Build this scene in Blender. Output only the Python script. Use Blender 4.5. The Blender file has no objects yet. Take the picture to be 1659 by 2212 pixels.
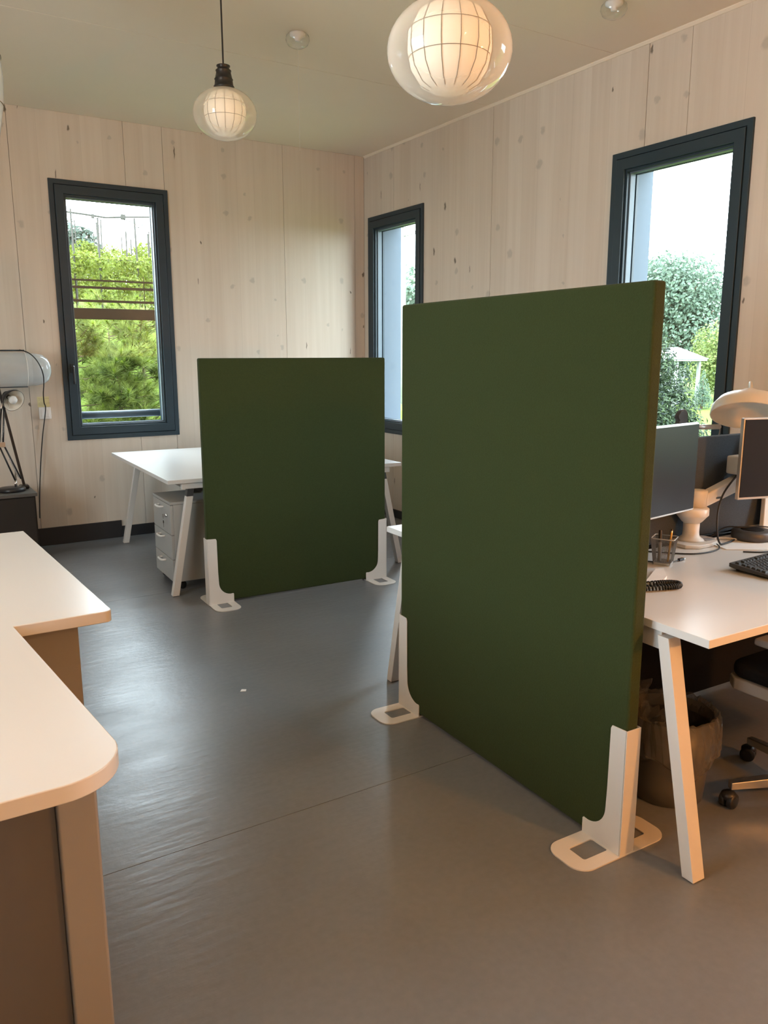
import bpy, bmesh, math, random
from mathutils import Vector, Matrix
random.seed(7)
sc = bpy.context.scene
C = sc.collection
PI = math.pi
R_ = math.radians

# ------------------------------------------------------------------ camera
YAW, PITCH, ROLL, CAM, FPX = 0.557676, -0.195112, -0.001504, (-3.97637, -6.71898, 1.5), 1720.165
cam = bpy.data.cameras.new('camera'); cam.sensor_fit = 'VERTICAL'; cam.sensor_height = 36.0
cam.sensor_width = 27.0; cam.lens = FPX * 36.0 / 2212.0; cam.clip_start = 0.02; cam.clip_end = 400
cam_o = bpy.data.objects.new('camera', cam); C.objects.link(cam_o)
_f = Vector((math.sin(YAW)*math.cos(PITCH), math.cos(YAW)*math.cos(PITCH), math.sin(PITCH)))
_r = Vector((math.cos(YAW), -math.sin(YAW), 0)); _u = _r.cross(_f)
_r2 = _r*math.cos(ROLL) + _u*math.sin(ROLL); _u2 = _u*math.cos(ROLL) - _r*math.sin(ROLL)
cam_o.matrix_world = Matrix(((_r2.x, _u2.x, -_f.x, CAM[0]), (_r2.y, _u2.y, -_f.y, CAM[1]), (_r2.z, _u2.z, -_f.z, CAM[2]), (0, 0, 0, 1)))
sc.camera = cam_o

# ------------------------------------------------------------------ sky, sun, exposure
w = bpy.data.worlds.new('overcast_sky'); sc.world = w; w.use_nodes = True
bg = w.node_tree.nodes['Background']; bg.inputs[0].default_value = (0.80, 0.91, 1.0, 1); bg.inputs[1].default_value = 13.0
sun = bpy.data.lights.new('sun', 'SUN'); sun.energy = 1.5; sun.angle = 0.03; sun.color = (1, .96, .88)
so = bpy.data.objects.new('sun', sun); C.objects.link(so)
so.rotation_euler = Vector((.62, .46, -.72)).to_track_quat('-Z', 'Y').to_euler(); so.location = (-8, -8, 12)
sc.view_settings.view_transform = 'Standard'; sc.view_settings.look = 'None'
sc.view_settings.exposure = 0.55; sc.view_settings.gamma = 1.0; sc.view_settings.use_curve_mapping = False
sc.cycles.use_denoising = True
sc.cycles.max_bounces = 10; sc.cycles.diffuse_bounces = 6; sc.cycles.transparent_max_bounces = 24
sc.cycles.sample_clamp_indirect = 8.0; sc.cycles.caustics_reflective = False; sc.cycles.caustics_refractive = False

# ------------------------------------------------------------------ helpers
def obj(name, me, mat=None, parent=None, smooth=False, bevel=0, kind=None, seg=2):
    if isinstance(me, bmesh.types.BMesh):
        m = bpy.data.meshes.new(name); bmesh.ops.recalc_face_normals(me, faces=me.faces[:]); me.to_mesh(m); me.free(); me = m
    o = bpy.data.objects.new(name, me); C.objects.link(o)
    if mat is not None and not me.materials: me.materials.append(mat)
    if parent: o.parent = parent
    if smooth:
        for p in me.polygons: p.use_smooth = True
    if bevel:
        b = o.modifiers.new('edge', 'BEVEL'); b.width = bevel; b.segments = seg; b.limit_method = 'ANGLE'; b.angle_limit = R_(40)
        for p in me.polygons: p.use_smooth = True
        b.harden_normals = True
    if kind: o['kind'] = kind
    return o
def thing(name, label, cat, loc=(0, 0, 0), rotz=0, group=None):
    o = bpy.data.objects.new(name, None); C.objects.link(o); o.empty_display_size = .05
    o.location = loc; o.rotation_euler = (0, 0, rotz); tag(o, label, cat, group); return o
def tag(o, label, cat, group=None):
    o['label'] = label; o['category'] = cat
    if group: o['group'] = group
    return o
def struct(name):
    o = bpy.data.objects.new(name, None); C.objects.link(o); o['kind'] = 'structure'; o.empty_display_size = .05; return o
def B(): return bmesh.new()
def box(bm, x0, x1, y0, y1, z0, z1):
    v = [bm.verts.new(p) for p in ((x0,y0,z0),(x1,y0,z0),(x1,y1,z0),(x0,y1,z0),(x0,y0,z1),(x1,y0,z1),(x1,y1,z1),(x0,y1,z1))]
    for f in ((0,3,2,1),(4,5,6,7),(0,1,5,4),(1,2,6,5),(2,3,7,6),(3,0,4,7)): bm.faces.new([v[i] for i in f])
    return bm
def hexa(bm, lo, hi):
    a = [bm.verts.new(p) for p in lo]; b = [bm.verts.new(p) for p in hi]; n = len(a)
    bm.faces.new(a[::-1]); bm.faces.new(b)
    for i in range(n): bm.faces.new((a[i], a[(i+1) % n], b[(i+1) % n], b[i]))
    return bm
def prism(bm, pts, ax, t0, t1):
    """extrude a 2D outline along axis ax"""
    def mk(p, t):
        return {'z': (p[0], p[1], t), 'y': (p[0], t, p[1]), 'x': (t, p[0], p[1])}[ax]
    return hexa(bm, [mk(p, t0) for p in pts], [mk(p, t1) for p in pts])
def frame_at(d):
    d = Vector(d).normalized(); h = Vector((0, 0, 1)) if abs(d.z) < .95 else Vector((1, 0, 0))
    s = d.cross(h).normalized(); return s, s.cross(d).normalized()
def beam(bm, p, q, w, h):
    p = Vector(p); q = Vector(q); s, u = frame_at(q-p)
    c = [s*w/2+u*h/2, -s*w/2+u*h/2, -s*w/2-u*h/2, s*w/2-u*h/2]
    return hexa(bm, [p+k for k in c], [q+k for k in c])
def tube(bm, pts, r, n=8, cap=True):
    pts = [Vector(p) for p in pts]; rings = []; s = u = None
    for i, p in enumerate(pts):
        d = (pts[min(i+1, len(pts)-1)] - pts[max(i-1, 0)]).normalized()
        if s is None: s, u = frame_at(d)
        else:
            s = (s - d*s.dot(d)).normalized(); u = s.cross(d).normalized()
        rr = r[i] if isinstance(r, (list, tuple)) else r
        rings.append([bm.verts.new(p + s*math.cos(2*PI*k/n)*rr + u*math.sin(2*PI*k/n)*rr) for k in range(n)])
    for a, b in zip(rings, rings[1:]):
        for k in range(n): bm.faces.new((a[k], a[(k+1) % n], b[(k+1) % n], b[k]))
    if cap: bm.faces.new(rings[0][::-1]); bm.faces.new(rings[-1])
    return bm
def lathe(bm, prof, n=32, c=(0, 0), cap=True, mtx=None):
    rings = []
    for r, z in prof:
        ring = []
        for k in range(n):
            p = Vector((c[0]+r*math.cos(2*PI*k/n), c[1]+r*math.sin(2*PI*k/n), z))
            ring.append(bm.verts.new(mtx @ p if mtx else p))
        rings.append(ring)
    for a, b in zip(rings, rings[1:]):
        for k in range(n): bm.faces.new((a[k], a[(k+1) % n], b[(k+1) % n], b[k]))
    if cap: bm.faces.new(rings[0][::-1]); bm.faces.new(rings[-1])
    return bm
def bez(P, n=24):
    """Catmull-Rom through the points"""
    P = [Vector(p) for p in P]; out = []
    for i in range(len(P)-1):
        a, b, c, d = P[max(i-1, 0)], P[i], P[i+1], P[min(i+2, len(P)-1)]
        m = max(2, n//(len(P)-1))
        for k in range(m):
            t = k/m; out.append(.5*((2*b)+(c-a)*t+(2*a-5*b+4*c-d)*t*t+(3*b-a-3*c+d)*t**3))
    out.append(P[-1]); return out
def rrect(x0, x1, y0, y1, r, n=6):
    out = []
    for cx, cy, a in ((x1-r, y1-r, 0), (x0+r, y1-r, 90), (x0+r, y0+r, 180), (x1-r, y0+r, 270)):
        for k in range(n+1):
            t = R_(a+90*k/n); out.append((cx+r*math.cos(t), cy+r*math.sin(t)))
    return out
def cells(bm, us, zs, holes, t0, t1, axis):
    """a slab cut into cells with rectangular holes; only its outer faces are made. axis 'y': u is x; axis 'x': u is y; axis 'z': u is x, z is y"""
    solid = {}
    for i in range(len(us)-1):
        for j in range(len(zs)-1):
            cu, cz = (us[i]+us[i+1])/2, (zs[j]+zs[j+1])/2
            solid[i, j] = not any(h[0] < cu < h[1] and h[2] < cz < h[3] for h in holes)
    vs = {}
    def V(i, j, t):
        k = (i, j, t)
        if k not in vs:
            u, z, d = us[i], zs[j], (t0, t1)[t]
            vs[k] = bm.verts.new({'y': (u, d, z), 'x': (d, u, z), 'z': (u, z, d)}[axis])
        return vs[k]
    for (i, j), s in solid.items():
        if not s: continue
        for t in (0, 1): bm.faces.new((V(i, j, t), V(i+1, j, t), V(i+1, j+1, t), V(i, j+1, t)))
        for di, dj, e in ((-1, 0, ((i, j), (i, j+1))), (1, 0, ((i+1, j), (i+1, j+1))), (0, -1, ((i, j), (i+1, j))), (0, 1, ((i, j+1), (i+1, j+1)))):
            if not solid.get((i+di, j+dj), False):
                a, b = e; bm.faces.new((V(*a, 0), V(*b, 0), V(*b, 1), V(*a, 1)))
    return bm
def slab(bm, u0, u1, z0, z1, holes, t0, t1, axis):
    us = sorted({u0, u1, *[h[k] for h in holes for k in (0, 1) if u0 < h[k] < u1]})
    zs = sorted({z0, z1, *[h[k] for h in holes for k in (2, 3) if z0 < h[k] < z1]})
    return cells(bm, us, zs, holes, t0, t1, axis)

# ------------------------------------------------------------------ materials
def mat(name, col, rough=.5, metal=0, noise=(20, .06), bump=None, spec=.5, sheen=0, coat=0, stretch=None):
    m = bpy.data.materials.new(name); m.use_nodes = True; nt = m.node_tree; N = nt.nodes; L = nt.links
    b = N['Principled BSDF']; b.inputs['Roughness'].default_value = rough; b.inputs['Metallic'].default_value = metal
    b.inputs['Specular IOR Level'].default_value = spec
    if sheen: b.inputs['Sheen Weight'].default_value = sheen
    if coat: b.inputs['Coat Weight'].default_value = coat
    tc = N.new('ShaderNodeTexCoord'); src = tc.outputs['Object']
    if stretch:
        mp = N.new('ShaderNodeMapping'); mp.inputs['Scale'].default_value = stretch; L.new(src, mp.inputs[0]); src = mp.outputs[0]
    nz = N.new('ShaderNodeTexNoise'); nz.inputs['Scale'].default_value = noise[0]; nz.inputs['Detail'].default_value = 3; L.new(src, nz.inputs['Vector'])
    mx = N.new('ShaderNodeMix'); mx.data_type = 'RGBA'
    k = noise[1]
    mx.inputs['A'].default_value = tuple(max(0, c*(1-k)) for c in col)+(1,); mx.inputs['B'].default_value = tuple(min(1, c*(1+k)) for c in col)+(1,)
    L.new(nz.outputs['Fac'], mx.inputs['Factor']); L.new(mx.outputs['Result'], b.inputs['Base Color'])
    if bump:
        n2 = N.new('ShaderNodeTexNoise'); n2.inputs['Scale'].default_value = bump[0]; n2.inputs['Detail'].default_value = 2; L.new(src, n2.inputs['Vector'])
        bp = N.new('ShaderNodeBump'); bp.inputs['Strength'].default_value = bump[1]; bp.inputs['Distance'].default_value = .002
        L.new(n2.outputs['Fac'], bp.inputs['Height']); L.new(bp.outputs[0], b.inputs['Normal'])
    return m
def math_node(N, L, op, a, b=None, c=None):
    n = N.new('ShaderNodeMath'); n.operation = op
    for i, v in enumerate((a, b, c)):
        if v is None: continue
        if isinstance(v, (int, float)): n.inputs[i].default_value = v
        else: L.new(v, n.inputs[i])
    return n.outputs[0]
def wood_wall():
    m = bpy.data.materials.new('whitewashed_timber'); m.use_nodes = True; nt = m.node_tree; N = nt.nodes; L = nt.links
    b = N['Principled BSDF']; b.inputs['Roughness'].default_value = .62; b.inputs['Specular IOR Level'].default_value = .35
    tc = N.new('ShaderNodeTexCoord'); sp = N.new('ShaderNodeSeparateXYZ'); L.new(tc.outputs['Object'], sp.inputs[0])
    u = math_node(N, L, 'SUBTRACT', sp.outputs[0], sp.outputs[1]); z = sp.outputs[2]
    # lamella tone
    bi = math_node(N, L, 'FLOOR', math_node(N, L, 'MULTIPLY', u, 6.4))
    wn = N.new('ShaderNodeTexWhiteNoise'); wn.noise_dimensions = '1D'; L.new(bi, wn.inputs['W'])
    def vec(su, sz):
        c = N.new('ShaderNodeCombineXYZ'); L.new(math_node(N, L, 'MULTIPLY', u, su), c.inputs[0]); L.new(math_node(N, L, 'MULTIPLY', z, sz), c.inputs[2])
        L.new(math_node(N, L, 'MULTIPLY', wn.outputs['Value'], 0.6), c.inputs[1]); return c.outputs[0]
    gr = N.new('ShaderNodeTexNoise'); gr.inputs['Scale'].default_value = 1; gr.inputs['Detail'].default_value = 4; L.new(vec(26, .9), gr.inputs['Vector'])
    gr2 = N.new('ShaderNodeTexNoise'); gr2.inputs['Scale'].default_value = 1; gr2.inputs['Detail'].default_value = 2; L.new(vec(2.2, .5), gr2.inputs['Vector'])
    cr = N.new('ShaderNodeValToRGB'); e = cr.color_ramp.elements
    e[0].position = .25; e[0].color = (.565, .485, .40, 1); e[1].position = .75; e[1].color = (.67, .60, .515, 1)
    f = math_node(N, L, 'ADD', math_node(N, L, 'MULTIPLY', gr.outputs['Fac'], .55), math_node(N, L, 'MULTIPLY', gr2.outputs['Fac'], .30))
    f = math_node(N, L, 'ADD', f, math_node(N, L, 'MULTIPLY', wn.outputs['Value'], .16)); L.new(f, cr.inputs[0])
    # grey-blue knots and dark splits
    def spots(su, sz, rad, keep):
        vo = N.new('ShaderNodeTexVoronoi'); vo.voronoi_dimensions = '2D'; vo.inputs['Scale'].default_value = 1
        wob = N.new('ShaderNodeTexNoise'); wob.inputs['Scale'].default_value = 26; L.new(tc.outputs['Object'], wob.inputs['Vector'])
        cv = N.new('ShaderNodeCombineXYZ'); L.new(math_node(N, L, 'ADD', math_node(N, L, 'MULTIPLY', u, su), math_node(N, L, 'MULTIPLY', wob.outputs['Fac'], .22)), cv.inputs[0]); L.new(math_node(N, L, 'MULTIPLY', z, sz), cv.inputs[1]); L.new(cv.outputs[0], vo.inputs['Vector'])
        sx = N.new('ShaderNodeSeparateColor'); L.new(vo.outputs['Color'], sx.inputs[0])
        sel = math_node(N, L, 'LESS_THAN', sx.outputs[0], keep)
        rr = math_node(N, L, 'MULTIPLY', math_node(N, L, 'ADD', sx.outputs[1], .35), rad)
        d = math_node(N, L, 'SUBTRACT', 1.0, math_node(N, L, 'DIVIDE', vo.outputs['Distance'], rr))
        d = math_node(N, L, 'MAXIMUM', d, 0.0); d = math_node(N, L, 'MINIMUM', math_node(N, L, 'MULTIPLY', d, 2.2), 1.0)
        return math_node(N, L, 'MULTIPLY', d, sel)
    kn = spots(4.3, 3.6, .105, .45); dk = spots(7.0, 3.0, .085, .05); da = spots(13, 1.6, .07, .06)
    m1 = N.new('ShaderNodeMix'); m1.data_type = 'RGBA'; L.new(math_node(N, L, 'MULTIPLY', kn, .42), m1.inputs['Factor']); L.new(cr.outputs[0], m1.inputs['A']); m1.inputs['B'].default_value = (.30, .285, .25, 1)
    m2 = N.new('ShaderNodeMix'); m2.data_type = 'RGBA'; L.new(math_node(N, L, 'MULTIPLY', math_node(N, L, 'MAXIMUM', dk, da), .85), m2.inputs['Factor']); L.new(m1.outputs['Result'], m2.inputs['A']); m2.inputs['B'].default_value = (.10, .075, .055, 1)
    # faint joints of the lamellas
    fr = math_node(N, L, 'FRACT', math_node(N, L, 'MULTIPLY', u, 6.4)); ln = math_node(N, L, 'LESS_THAN', fr, .012)
    ln = math_node(N, L, 'MULTIPLY', ln, math_node(N, L, 'MULTIPLY', wn.outputs['Value'], .35))
    m3 = N.new('ShaderNodeMix'); m3.data_type = 'RGBA'; L.new(ln, m3.inputs['Factor']); L.new(m2.outputs['Result'], m3.inputs['A']); m3.inputs['B'].default_value = (.2, .16, .12, 1)
    L.new(m3.outputs['Result'], b.inputs['Base Color'])
    bp = N.new('ShaderNodeBump'); bp.inputs['Strength'].default_value = .12; bp.inputs['Distance'].default_value = .003; L.new(gr.outputs['Fac'], bp.inputs['Height']); L.new(bp.outputs[0], b.inputs['Normal'])
    return m
def lino():
    m = bpy.data.materials.new('grey_linoleum'); m.use_nodes = True; nt = m.node_tree; N = nt.nodes; L = nt.links
    b = N['Principled BSDF']; b.inputs['Specular IOR Level'].default_value = .5
    tc = N.new('ShaderNodeTexCoord')
    def nz(scale, det, st=(1, 1, 1)):
        mp = N.new('ShaderNodeMapping'); mp.inputs['Scale'].default_value = st; L.new(tc.outputs['Object'], mp.inputs[0])
        n = N.new('ShaderNodeTexNoise'); n.inputs['Scale'].default_value = scale; n.inputs['Detail'].default_value = det; L.new(mp.outputs[0], n.inputs['Vector']); return n.outputs['Fac']
    big = nz(1.1, 4); fine = nz(42, 4); st = nz(7, 4, (1, 4.5, 1)); sm = nz(3, 5, (1, 1.8, 1))
    cr = N.new('ShaderNodeValToRGB'); e = cr.color_ramp.elements
    e[0].position = .3; e[0].color = (.138, .147, .160, 1); e[1].position = .72; e[1].color = (.184, .194, .206, 1)
    L.new(math_node(N, L, 'ADD', math_node(N, L, 'MULTIPLY', big, .6), math_node(N, L, 'MULTIPLY', fine, .4)), cr.inputs[0]); L.new(cr.outputs[0], b.inputs['Base Color'])
    L.new(math_node(N, L, 'ADD', .25, math_node(N, L, 'MULTIPLY', sm, .18)), b.inputs['Roughness'])
    h = math_node(N, L, 'ADD', math_node(N, L, 'MULTIPLY', st, .8), math_node(N, L, 'MULTIPLY', fine, .25))
    bp = N.new('ShaderNodeBump'); bp.inputs['Strength'].default_value = .26; bp.inputs['Distance'].default_value = .006; L.new(h, bp.inputs['Height']); L.new(bp.outputs[0], b.inputs['Normal'])
    return m
def schlick(N, L, f0=.04):
    lw = N.new('ShaderNodeLayerWeight'); lw.inputs[0].default_value = .5
    p = math_node(N, L, 'POWER', lw.outputs['Facing'], 5.0)
    return math_node(N, L, 'ADD', f0, math_node(N, L, 'MULTIPLY', p, 1-f0))
def glass(name, tint=(.96, .985, .98), gloss=1.0):
    m = bpy.data.materials.new(name); m.use_nodes = True; nt = m.node_tree; N = nt.nodes; L = nt.links; N.remove(N['Principled BSDF'])
    t = N.new('ShaderNodeBsdfTransparent'); t.inputs[0].default_value = tint+(1,)
    g = N.new('ShaderNodeBsdfGlossy'); g.inputs['Roughness'].default_value = .02
    mx = N.new('ShaderNodeMixShader'); L.new(math_node(N, L, 'MINIMUM', math_node(N, L, 'MULTIPLY', schlick(N, L), gloss), 1.0), mx.inputs[0]); L.new(t.outputs[0], mx.inputs[1]); L.new(g.outputs[0], mx.inputs[2])
    L.new(mx.outputs[0], N['Material Output'].inputs[0]); return m
def milk(name, col=(.95, .92, .86), clear=.45):
    """thin milky glass: part clear, part translucent, with a shine"""
    m = bpy.data.materials.new(name); m.use_nodes = True; nt = m.node_tree; N = nt.nodes; L = nt.links; N.remove(N['Principled BSDF'])
    t = N.new('ShaderNodeBsdfTransparent'); tl = N.new('ShaderNodeBsdfTranslucent'); tl.inputs[0].default_value = col+(1,)
    df = N.new('ShaderNodeBsdfDiffuse'); df.inputs[0].default_value = col+(1,)
    gl = N.new('ShaderNodeBsdfGlossy'); gl.inputs['Roughness'].default_value = .04
    a = N.new('ShaderNodeMixShader'); a.inputs[0].default_value = .5; L.new(tl.outputs[0], a.inputs[1]); L.new(df.outputs[0], a.inputs[2])
    lw = N.new('ShaderNodeLayerWeight'); lw.inputs[0].default_value = .45
    tc = N.new('ShaderNodeTexCoord'); nz = N.new('ShaderNodeTexNoise'); nz.inputs['Scale'].default_value = 9; L.new(tc.outputs['Object'], nz.inputs['Vector'])
    fc = math_node(N, L, 'ADD', math_node(N, L, 'MULTIPLY', lw.outputs['Facing'], .80), math_node(N, L, 'ADD', 1-clear-.25, math_node(N, L, 'MULTIPLY', nz.outputs['Fac'], .1)))
    fc = math_node(N, L, 'MINIMUM', fc, .95)
    c = N.new('ShaderNodeMixShader'); L.new(fc, c.inputs[0]); L.new(t.outputs[0], c.inputs[1]); L.new(a.outputs[0], c.inputs[2])
    d = N.new('ShaderNodeMixShader')
    L.new(schlick(N, L), d.inputs[0]); L.new(c.outputs[0], d.inputs[1]); L.new(gl.outputs[0], d.inputs[2]); L.new(d.outputs[0], N['Material Output'].inputs[0]); return m
def glow(name, col, emit, power):
    m = mat(name, col, .7); b = m.node_tree.nodes['Principled BSDF']
    b.inputs['Emission Color'].default_value = emit+(1,); b.inputs['Emission Strength'].default_value = power; return m
def leafy(name, c1, c2, transl=.35, tuft=0):
    m = bpy.data.materials.new(name); m.use_nodes = True; nt = m.node_tree; N = nt.nodes; L = nt.links; b = N['Principled BSDF']
    b.inputs['Roughness'].default_value = .55; b.inputs['Specular IOR Level'].default_value = .3
    g = N.new('ShaderNodeNewGeometry'); cr = N.new('ShaderNodeMix'); cr.data_type = 'RGBA'; cr.inputs['A'].default_value = c1+(1,); cr.inputs['B'].default_value = c2+(1,)
    fac = g.outputs['Random Per Island']
    if tuft:   # neighbouring needles of one tuft share a tone
        tc = N.new('ShaderNodeTexCoord'); nz = N.new('ShaderNodeTexNoise'); nz.inputs['Scale'].default_value = tuft; L.new(tc.outputs['Object'], nz.inputs['Vector'])
        k = math_node(N, L, 'MULTIPLY', math_node(N, L, 'SUBTRACT', nz.outputs['Fac'], .36), 3.2)
        k = math_node(N, L, 'MINIMUM', math_node(N, L, 'MAXIMUM', k, 0.0), 1.0)
        fac = math_node(N, L, 'ADD', math_node(N, L, 'MULTIPLY', fac, .3), math_node(N, L, 'MULTIPLY', k, .7))
    L.new(fac, cr.inputs['Factor']); L.new(cr.outputs['Result'], b.inputs['Base Color'])
    t = N.new('ShaderNodeBsdfTranslucent'); L.new(cr.outputs['Result'], t.inputs[0])
    mx = N.new('ShaderNodeMixShader'); mx.inputs[0].default_value = transl; L.new(b.outputs[0], mx.inputs[1]); L.new(t.outputs[0], mx.inputs[2]); L.new(mx.outputs[0], N['Material Output'].inputs[0]); return m

M = {}
M['wall'] = wood_wall(); M['lino'] = lino(); M['glass'] = glass('window_glass')
M['ceil'] = mat('ceiling_board', (.78, .69, .56), .6, noise=(1.2, .04), bump=(60, .08), spec=.3)
M['core'] = mat('wall_core', (.16, .13, .10), .8)
M['plaster'] = mat('pale_plaster', (.62, .55, .46), .7, noise=(3, .04), bump=(80, .1))
M['frame'] = mat('slate_blue_window_paint', (.014, .032, .046), .5, noise=(8, .06), spec=.5)
M['gasket'] = mat('window_gasket', (.02, .025, .03), .6)
M['alu'] = mat('pale_aluminium', (.62, .66, .70), .35, .8)
M['railgrey'] = mat('grey_painted_rail', (.13, .16, .19), .55)
M['rebate'] = mat('glazing_rebate_grey', (.10, .13, .16), .5)
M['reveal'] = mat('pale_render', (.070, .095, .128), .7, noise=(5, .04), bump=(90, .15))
M['skirt'] = mat('black_skirting', (.018, .018, .020), .5)
M['white'] = mat('white_melamine', (.68, .675, .66), .28, noise=(3, .012), spec=.45)
M['wedge'] = mat('white_edge_band', (.74, .70, .64), .40, noise=(3, .015))
M['dktaupe'] = mat('dark_taupe_panel', (.115, .11, .105), .55, noise=(5, .03))
M['taupe'] = mat('taupe_grey_panel', (.29, .28, .265), .5, noise=(5, .03))
M['whitemetal'] = mat('white_powder_coat', (.66, .64, .61), .38, noise=(40, .015), bump=(300, .04))
M['green'] = mat('green_felt', (.032, .045, .0150), .92, noise=(160, .16), bump=(330, .55), spec=.12, sheen=.06)
M['dkgrey'] = mat('dark_grey_plastic', (.05, .052, .056), .45)
M['midgrey'] = mat('mid_grey_plastic', (.30, .30, .30), .5)
M['shellgrey'] = mat('light_grey_shell', (.42, .40, .37), .5)
M['black'] = mat('black_plastic', (.014, .014, .016), .38)
M['blackmatt'] = mat('black_fabric', (.012, .012, .013), .9, noise=(120, .2), bump=(400, .4), spec=.15)
M['chrome'] = mat('polished_metal', (.72, .72, .72), .16, 1)
M['brush'] = mat('brushed_metal', (.60, .58, .55), .34, 1)
M['drawer'] = mat('light_grey_drawer_steel', (.38, .385, .375), .42, noise=(30, .02), bump=(200, .03))
M['fabric'] = mat('charcoal_divider_fabric', (.060, .072, .086), .92, noise=(200, .3), bump=(420, .5), spec=.15)
M['screen'] = mat('switched_off_screen', (.016, .019, .025), .30, noise=(4, .05), spec=.13)
M['silver'] = mat('silver_bezel', (.55, .55, .54), .35, .7)
M['armwhite'] = mat('white_arm_plastic', (.72, .70, .66), .4)
M['paper'] = mat('white_paper', (.80, .80, .79), .75)
M['yellow'] = mat('yellow_note_paper', (.66, .60, .33), .8, noise=(9, .05))
M['ink'] = mat('pen_ink', (.07, .07, .10), .8)
M['pencil'] = mat('ochre_wood_pencil', (.62, .36, .08), .45)
M['bag'] = milk('crinkled_plastic_bag', (.26, .24, .21), .62)
M['bin'] = mat('grey_bin_plastic', (.085, .078, .066), .38, noise=(12, .05))
M['binin'] = mat('bin_inside', (.02, .018, .015), .7)
M['shade'] = milk('white_paper_shade', (.80, .83, .84), .12)
M['enamel'] = mat('cream_enamel', (.78, .74, .66), .35)
M['globe'] = milk('milky_globe_glass', (.90, .87, .81), .68)
M['diff'] = glow('lamp_diffuser', (.92, .86, .74), (1, .82, .56), .20)
M['rib'] = mat('tan_lamp_rib', (.20, .15, .09), .6)
M['cord'] = mat('black_cord', (.012, .012, .013), .5)
M['clear'] = glass('clear_dome_plastic', (.97, .97, .96), 1.6)
M['cabinet'] = mat('dark_brown_black_cabinet', (.013, .012, .0115), .5, noise=(6, .1))
M['cabtop'] = mat('worn_grey_cabinet_top', (.09, .087, .082), .5, noise=(7, .25))
M['mesh'] = mat('pen_cup_wire', (.30, .29, .27), .35, .8)
M['lawn'] = mat('lawn_grass', (.075, .11, .018), .9, noise=(1.5, .35), bump=(60, .4), spec=.1)
M['earth'] = mat('bank_earth', (.16, .20, .06), .95, noise=(2, .4), bump=(20, .5), spec=.1)
M['leafA'] = leafy('broadleaf_green', (.065, .11, .075), (.13, .18, .125))
M['leafB'] = leafy('yellow_green_leaf', (.10, .145, .035), (.18, .22, .065))
M['leafC'] = leafy('dark_conifer_green', (.006, .014, .012), (.05, .08, .03), .1)
M['leafD'] = leafy('vine_leaf', (.085, .12, .012), (.15, .175, .03), .45)
M['leafE'] = leafy('blue_green_leaf', (.05, .07, .055), (.08, .11, .085))
M['needle'] = leafy('pine_needle', (.040, .068, .012), (.29, .34, .075), .35, 8)
M['shoot'] = leafy('young_pine_needle', (.16, .25, .012), (.22, .29, .03), .4)
M['bark'] = mat('brown_bark', (.13, .085, .05), .9, noise=(14, .3), bump=(40, .8))
M['fence'] = mat('dark_stained_timber', (.024, .016, .009), .7, noise=(9, .25), bump=(30, .4), stretch=(1, 8, 8), spec=.1)
M['stake'] = mat('grey_weathered_stake', (.030, .028, .022), .85, noise=(12, .2))
M['gwhite'] = mat('white_garden_paint', (.24, .25, .25), .6)
M['rooft'] = mat('faded_pink_roof_tile', (.55, .34, .28), .8, noise=(20, .15))

# ------------------------------------------------------------------ room shell
H = 3.2808
XL, YF = -6.6, -9.4       # left wall, wall behind the camera
W1 = (-2.7587, -1.8521, .8315, 2.8042)
W2 = (-.981, -.0907, .7828, 2.7336)
W3 = (-3.9778, -3.0282, .79, 2.7023)
W4 = (-6.15, -5.20, .79, 2.7023)  # unseen window, added to bring daylight onto the computer desk
INS = .02                 # the wall opening is this much smaller than the frame's outer edge
def hole(w): return (w[0]+INS, w[1]-INS, w[2]+INS, w[3]-INS)

fl = struct('floor')
obj('subfloor', slab(B(), XL, 0, YF, 0, [], -.12, -.006, 'z'), M['core'], fl)
ys = [0, -1.8, -4.512, -7.2, YF]
for a, b in zip(ys, ys[1:]):
    obj('linoleum_sheet', box(B(), XL, 0, b+.0013, a-.0013, -.006, 0), M['lino'], fl)
ce = struct('ceiling')
obj('ceiling_core', box(B(), XL-.3, .3, YF-.3, .3, H+.02, H+.3), M['core'], ce)
ys = [0, -1.80, -3.0, -4.2, -5.4, -6.6, -7.8, YF]
for a, b in zip(ys, ys[1:]):
    obj('ceiling_panel', box(B(), XL, 0, b+.0022, a-.0022, H, H+.02), M['ceil'], ce)

wb = struct('wall_back')
obj('wall_core', slab(B(), XL-.3, .3, -.12, H+.02, [hole(W1)], .02, .30, 'y'), M['core'], wb)
xs = [0, -.10, -.82, -1.872, -2.178, -3.01, -4.1, -5.3, XL]
for a, b in zip(xs, xs[1:]):
    obj('wall_panel', slab(B(), b+.0014, a-.0014, -.006, H, [hole(W1)], 0, .02, 'y'), M['wall'], wb)
wr = struct('wall_right')
obj('wall_core', slab(B(), YF-.3, .02, -.12, H+.02, [hole(W2), hole(W3), hole(W4)], .02, .30, 'x'), M['core'], wr)
ysr = [0, -.512, -1.857, -3.258, -3.553, -4.7, -5.7, -7.2, -8.4, YF]
for a, b in zip(ysr, ysr[1:]):
    g = .0024 if a == -1.857 or b == -3.258 or a == -3.258 else .0014
    obj('wall_panel', slab(B(), b+.0014, a-g, -.006, H, [hole(W2), hole(W3), hole(W4)], 0, .02, 'x'), M['wall'], wr)
W5 = (-5.6, -3.6, .79, 2.7023)  # unseen left wall window, added for neutral daylight in the room
wl = struct('wall_left'); obj('wall_panel', slab(B(), YF-.3, .02, -.12, H+.02, [hole(W5)], XL-.3, XL, 'x'), M['plaster'], wl)
wf = struct('wall_front'); obj('wall_panel', box(B(), XL, .02, YF-.3, YF, -.12, H+.02), M['plaster'], wf)
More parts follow.
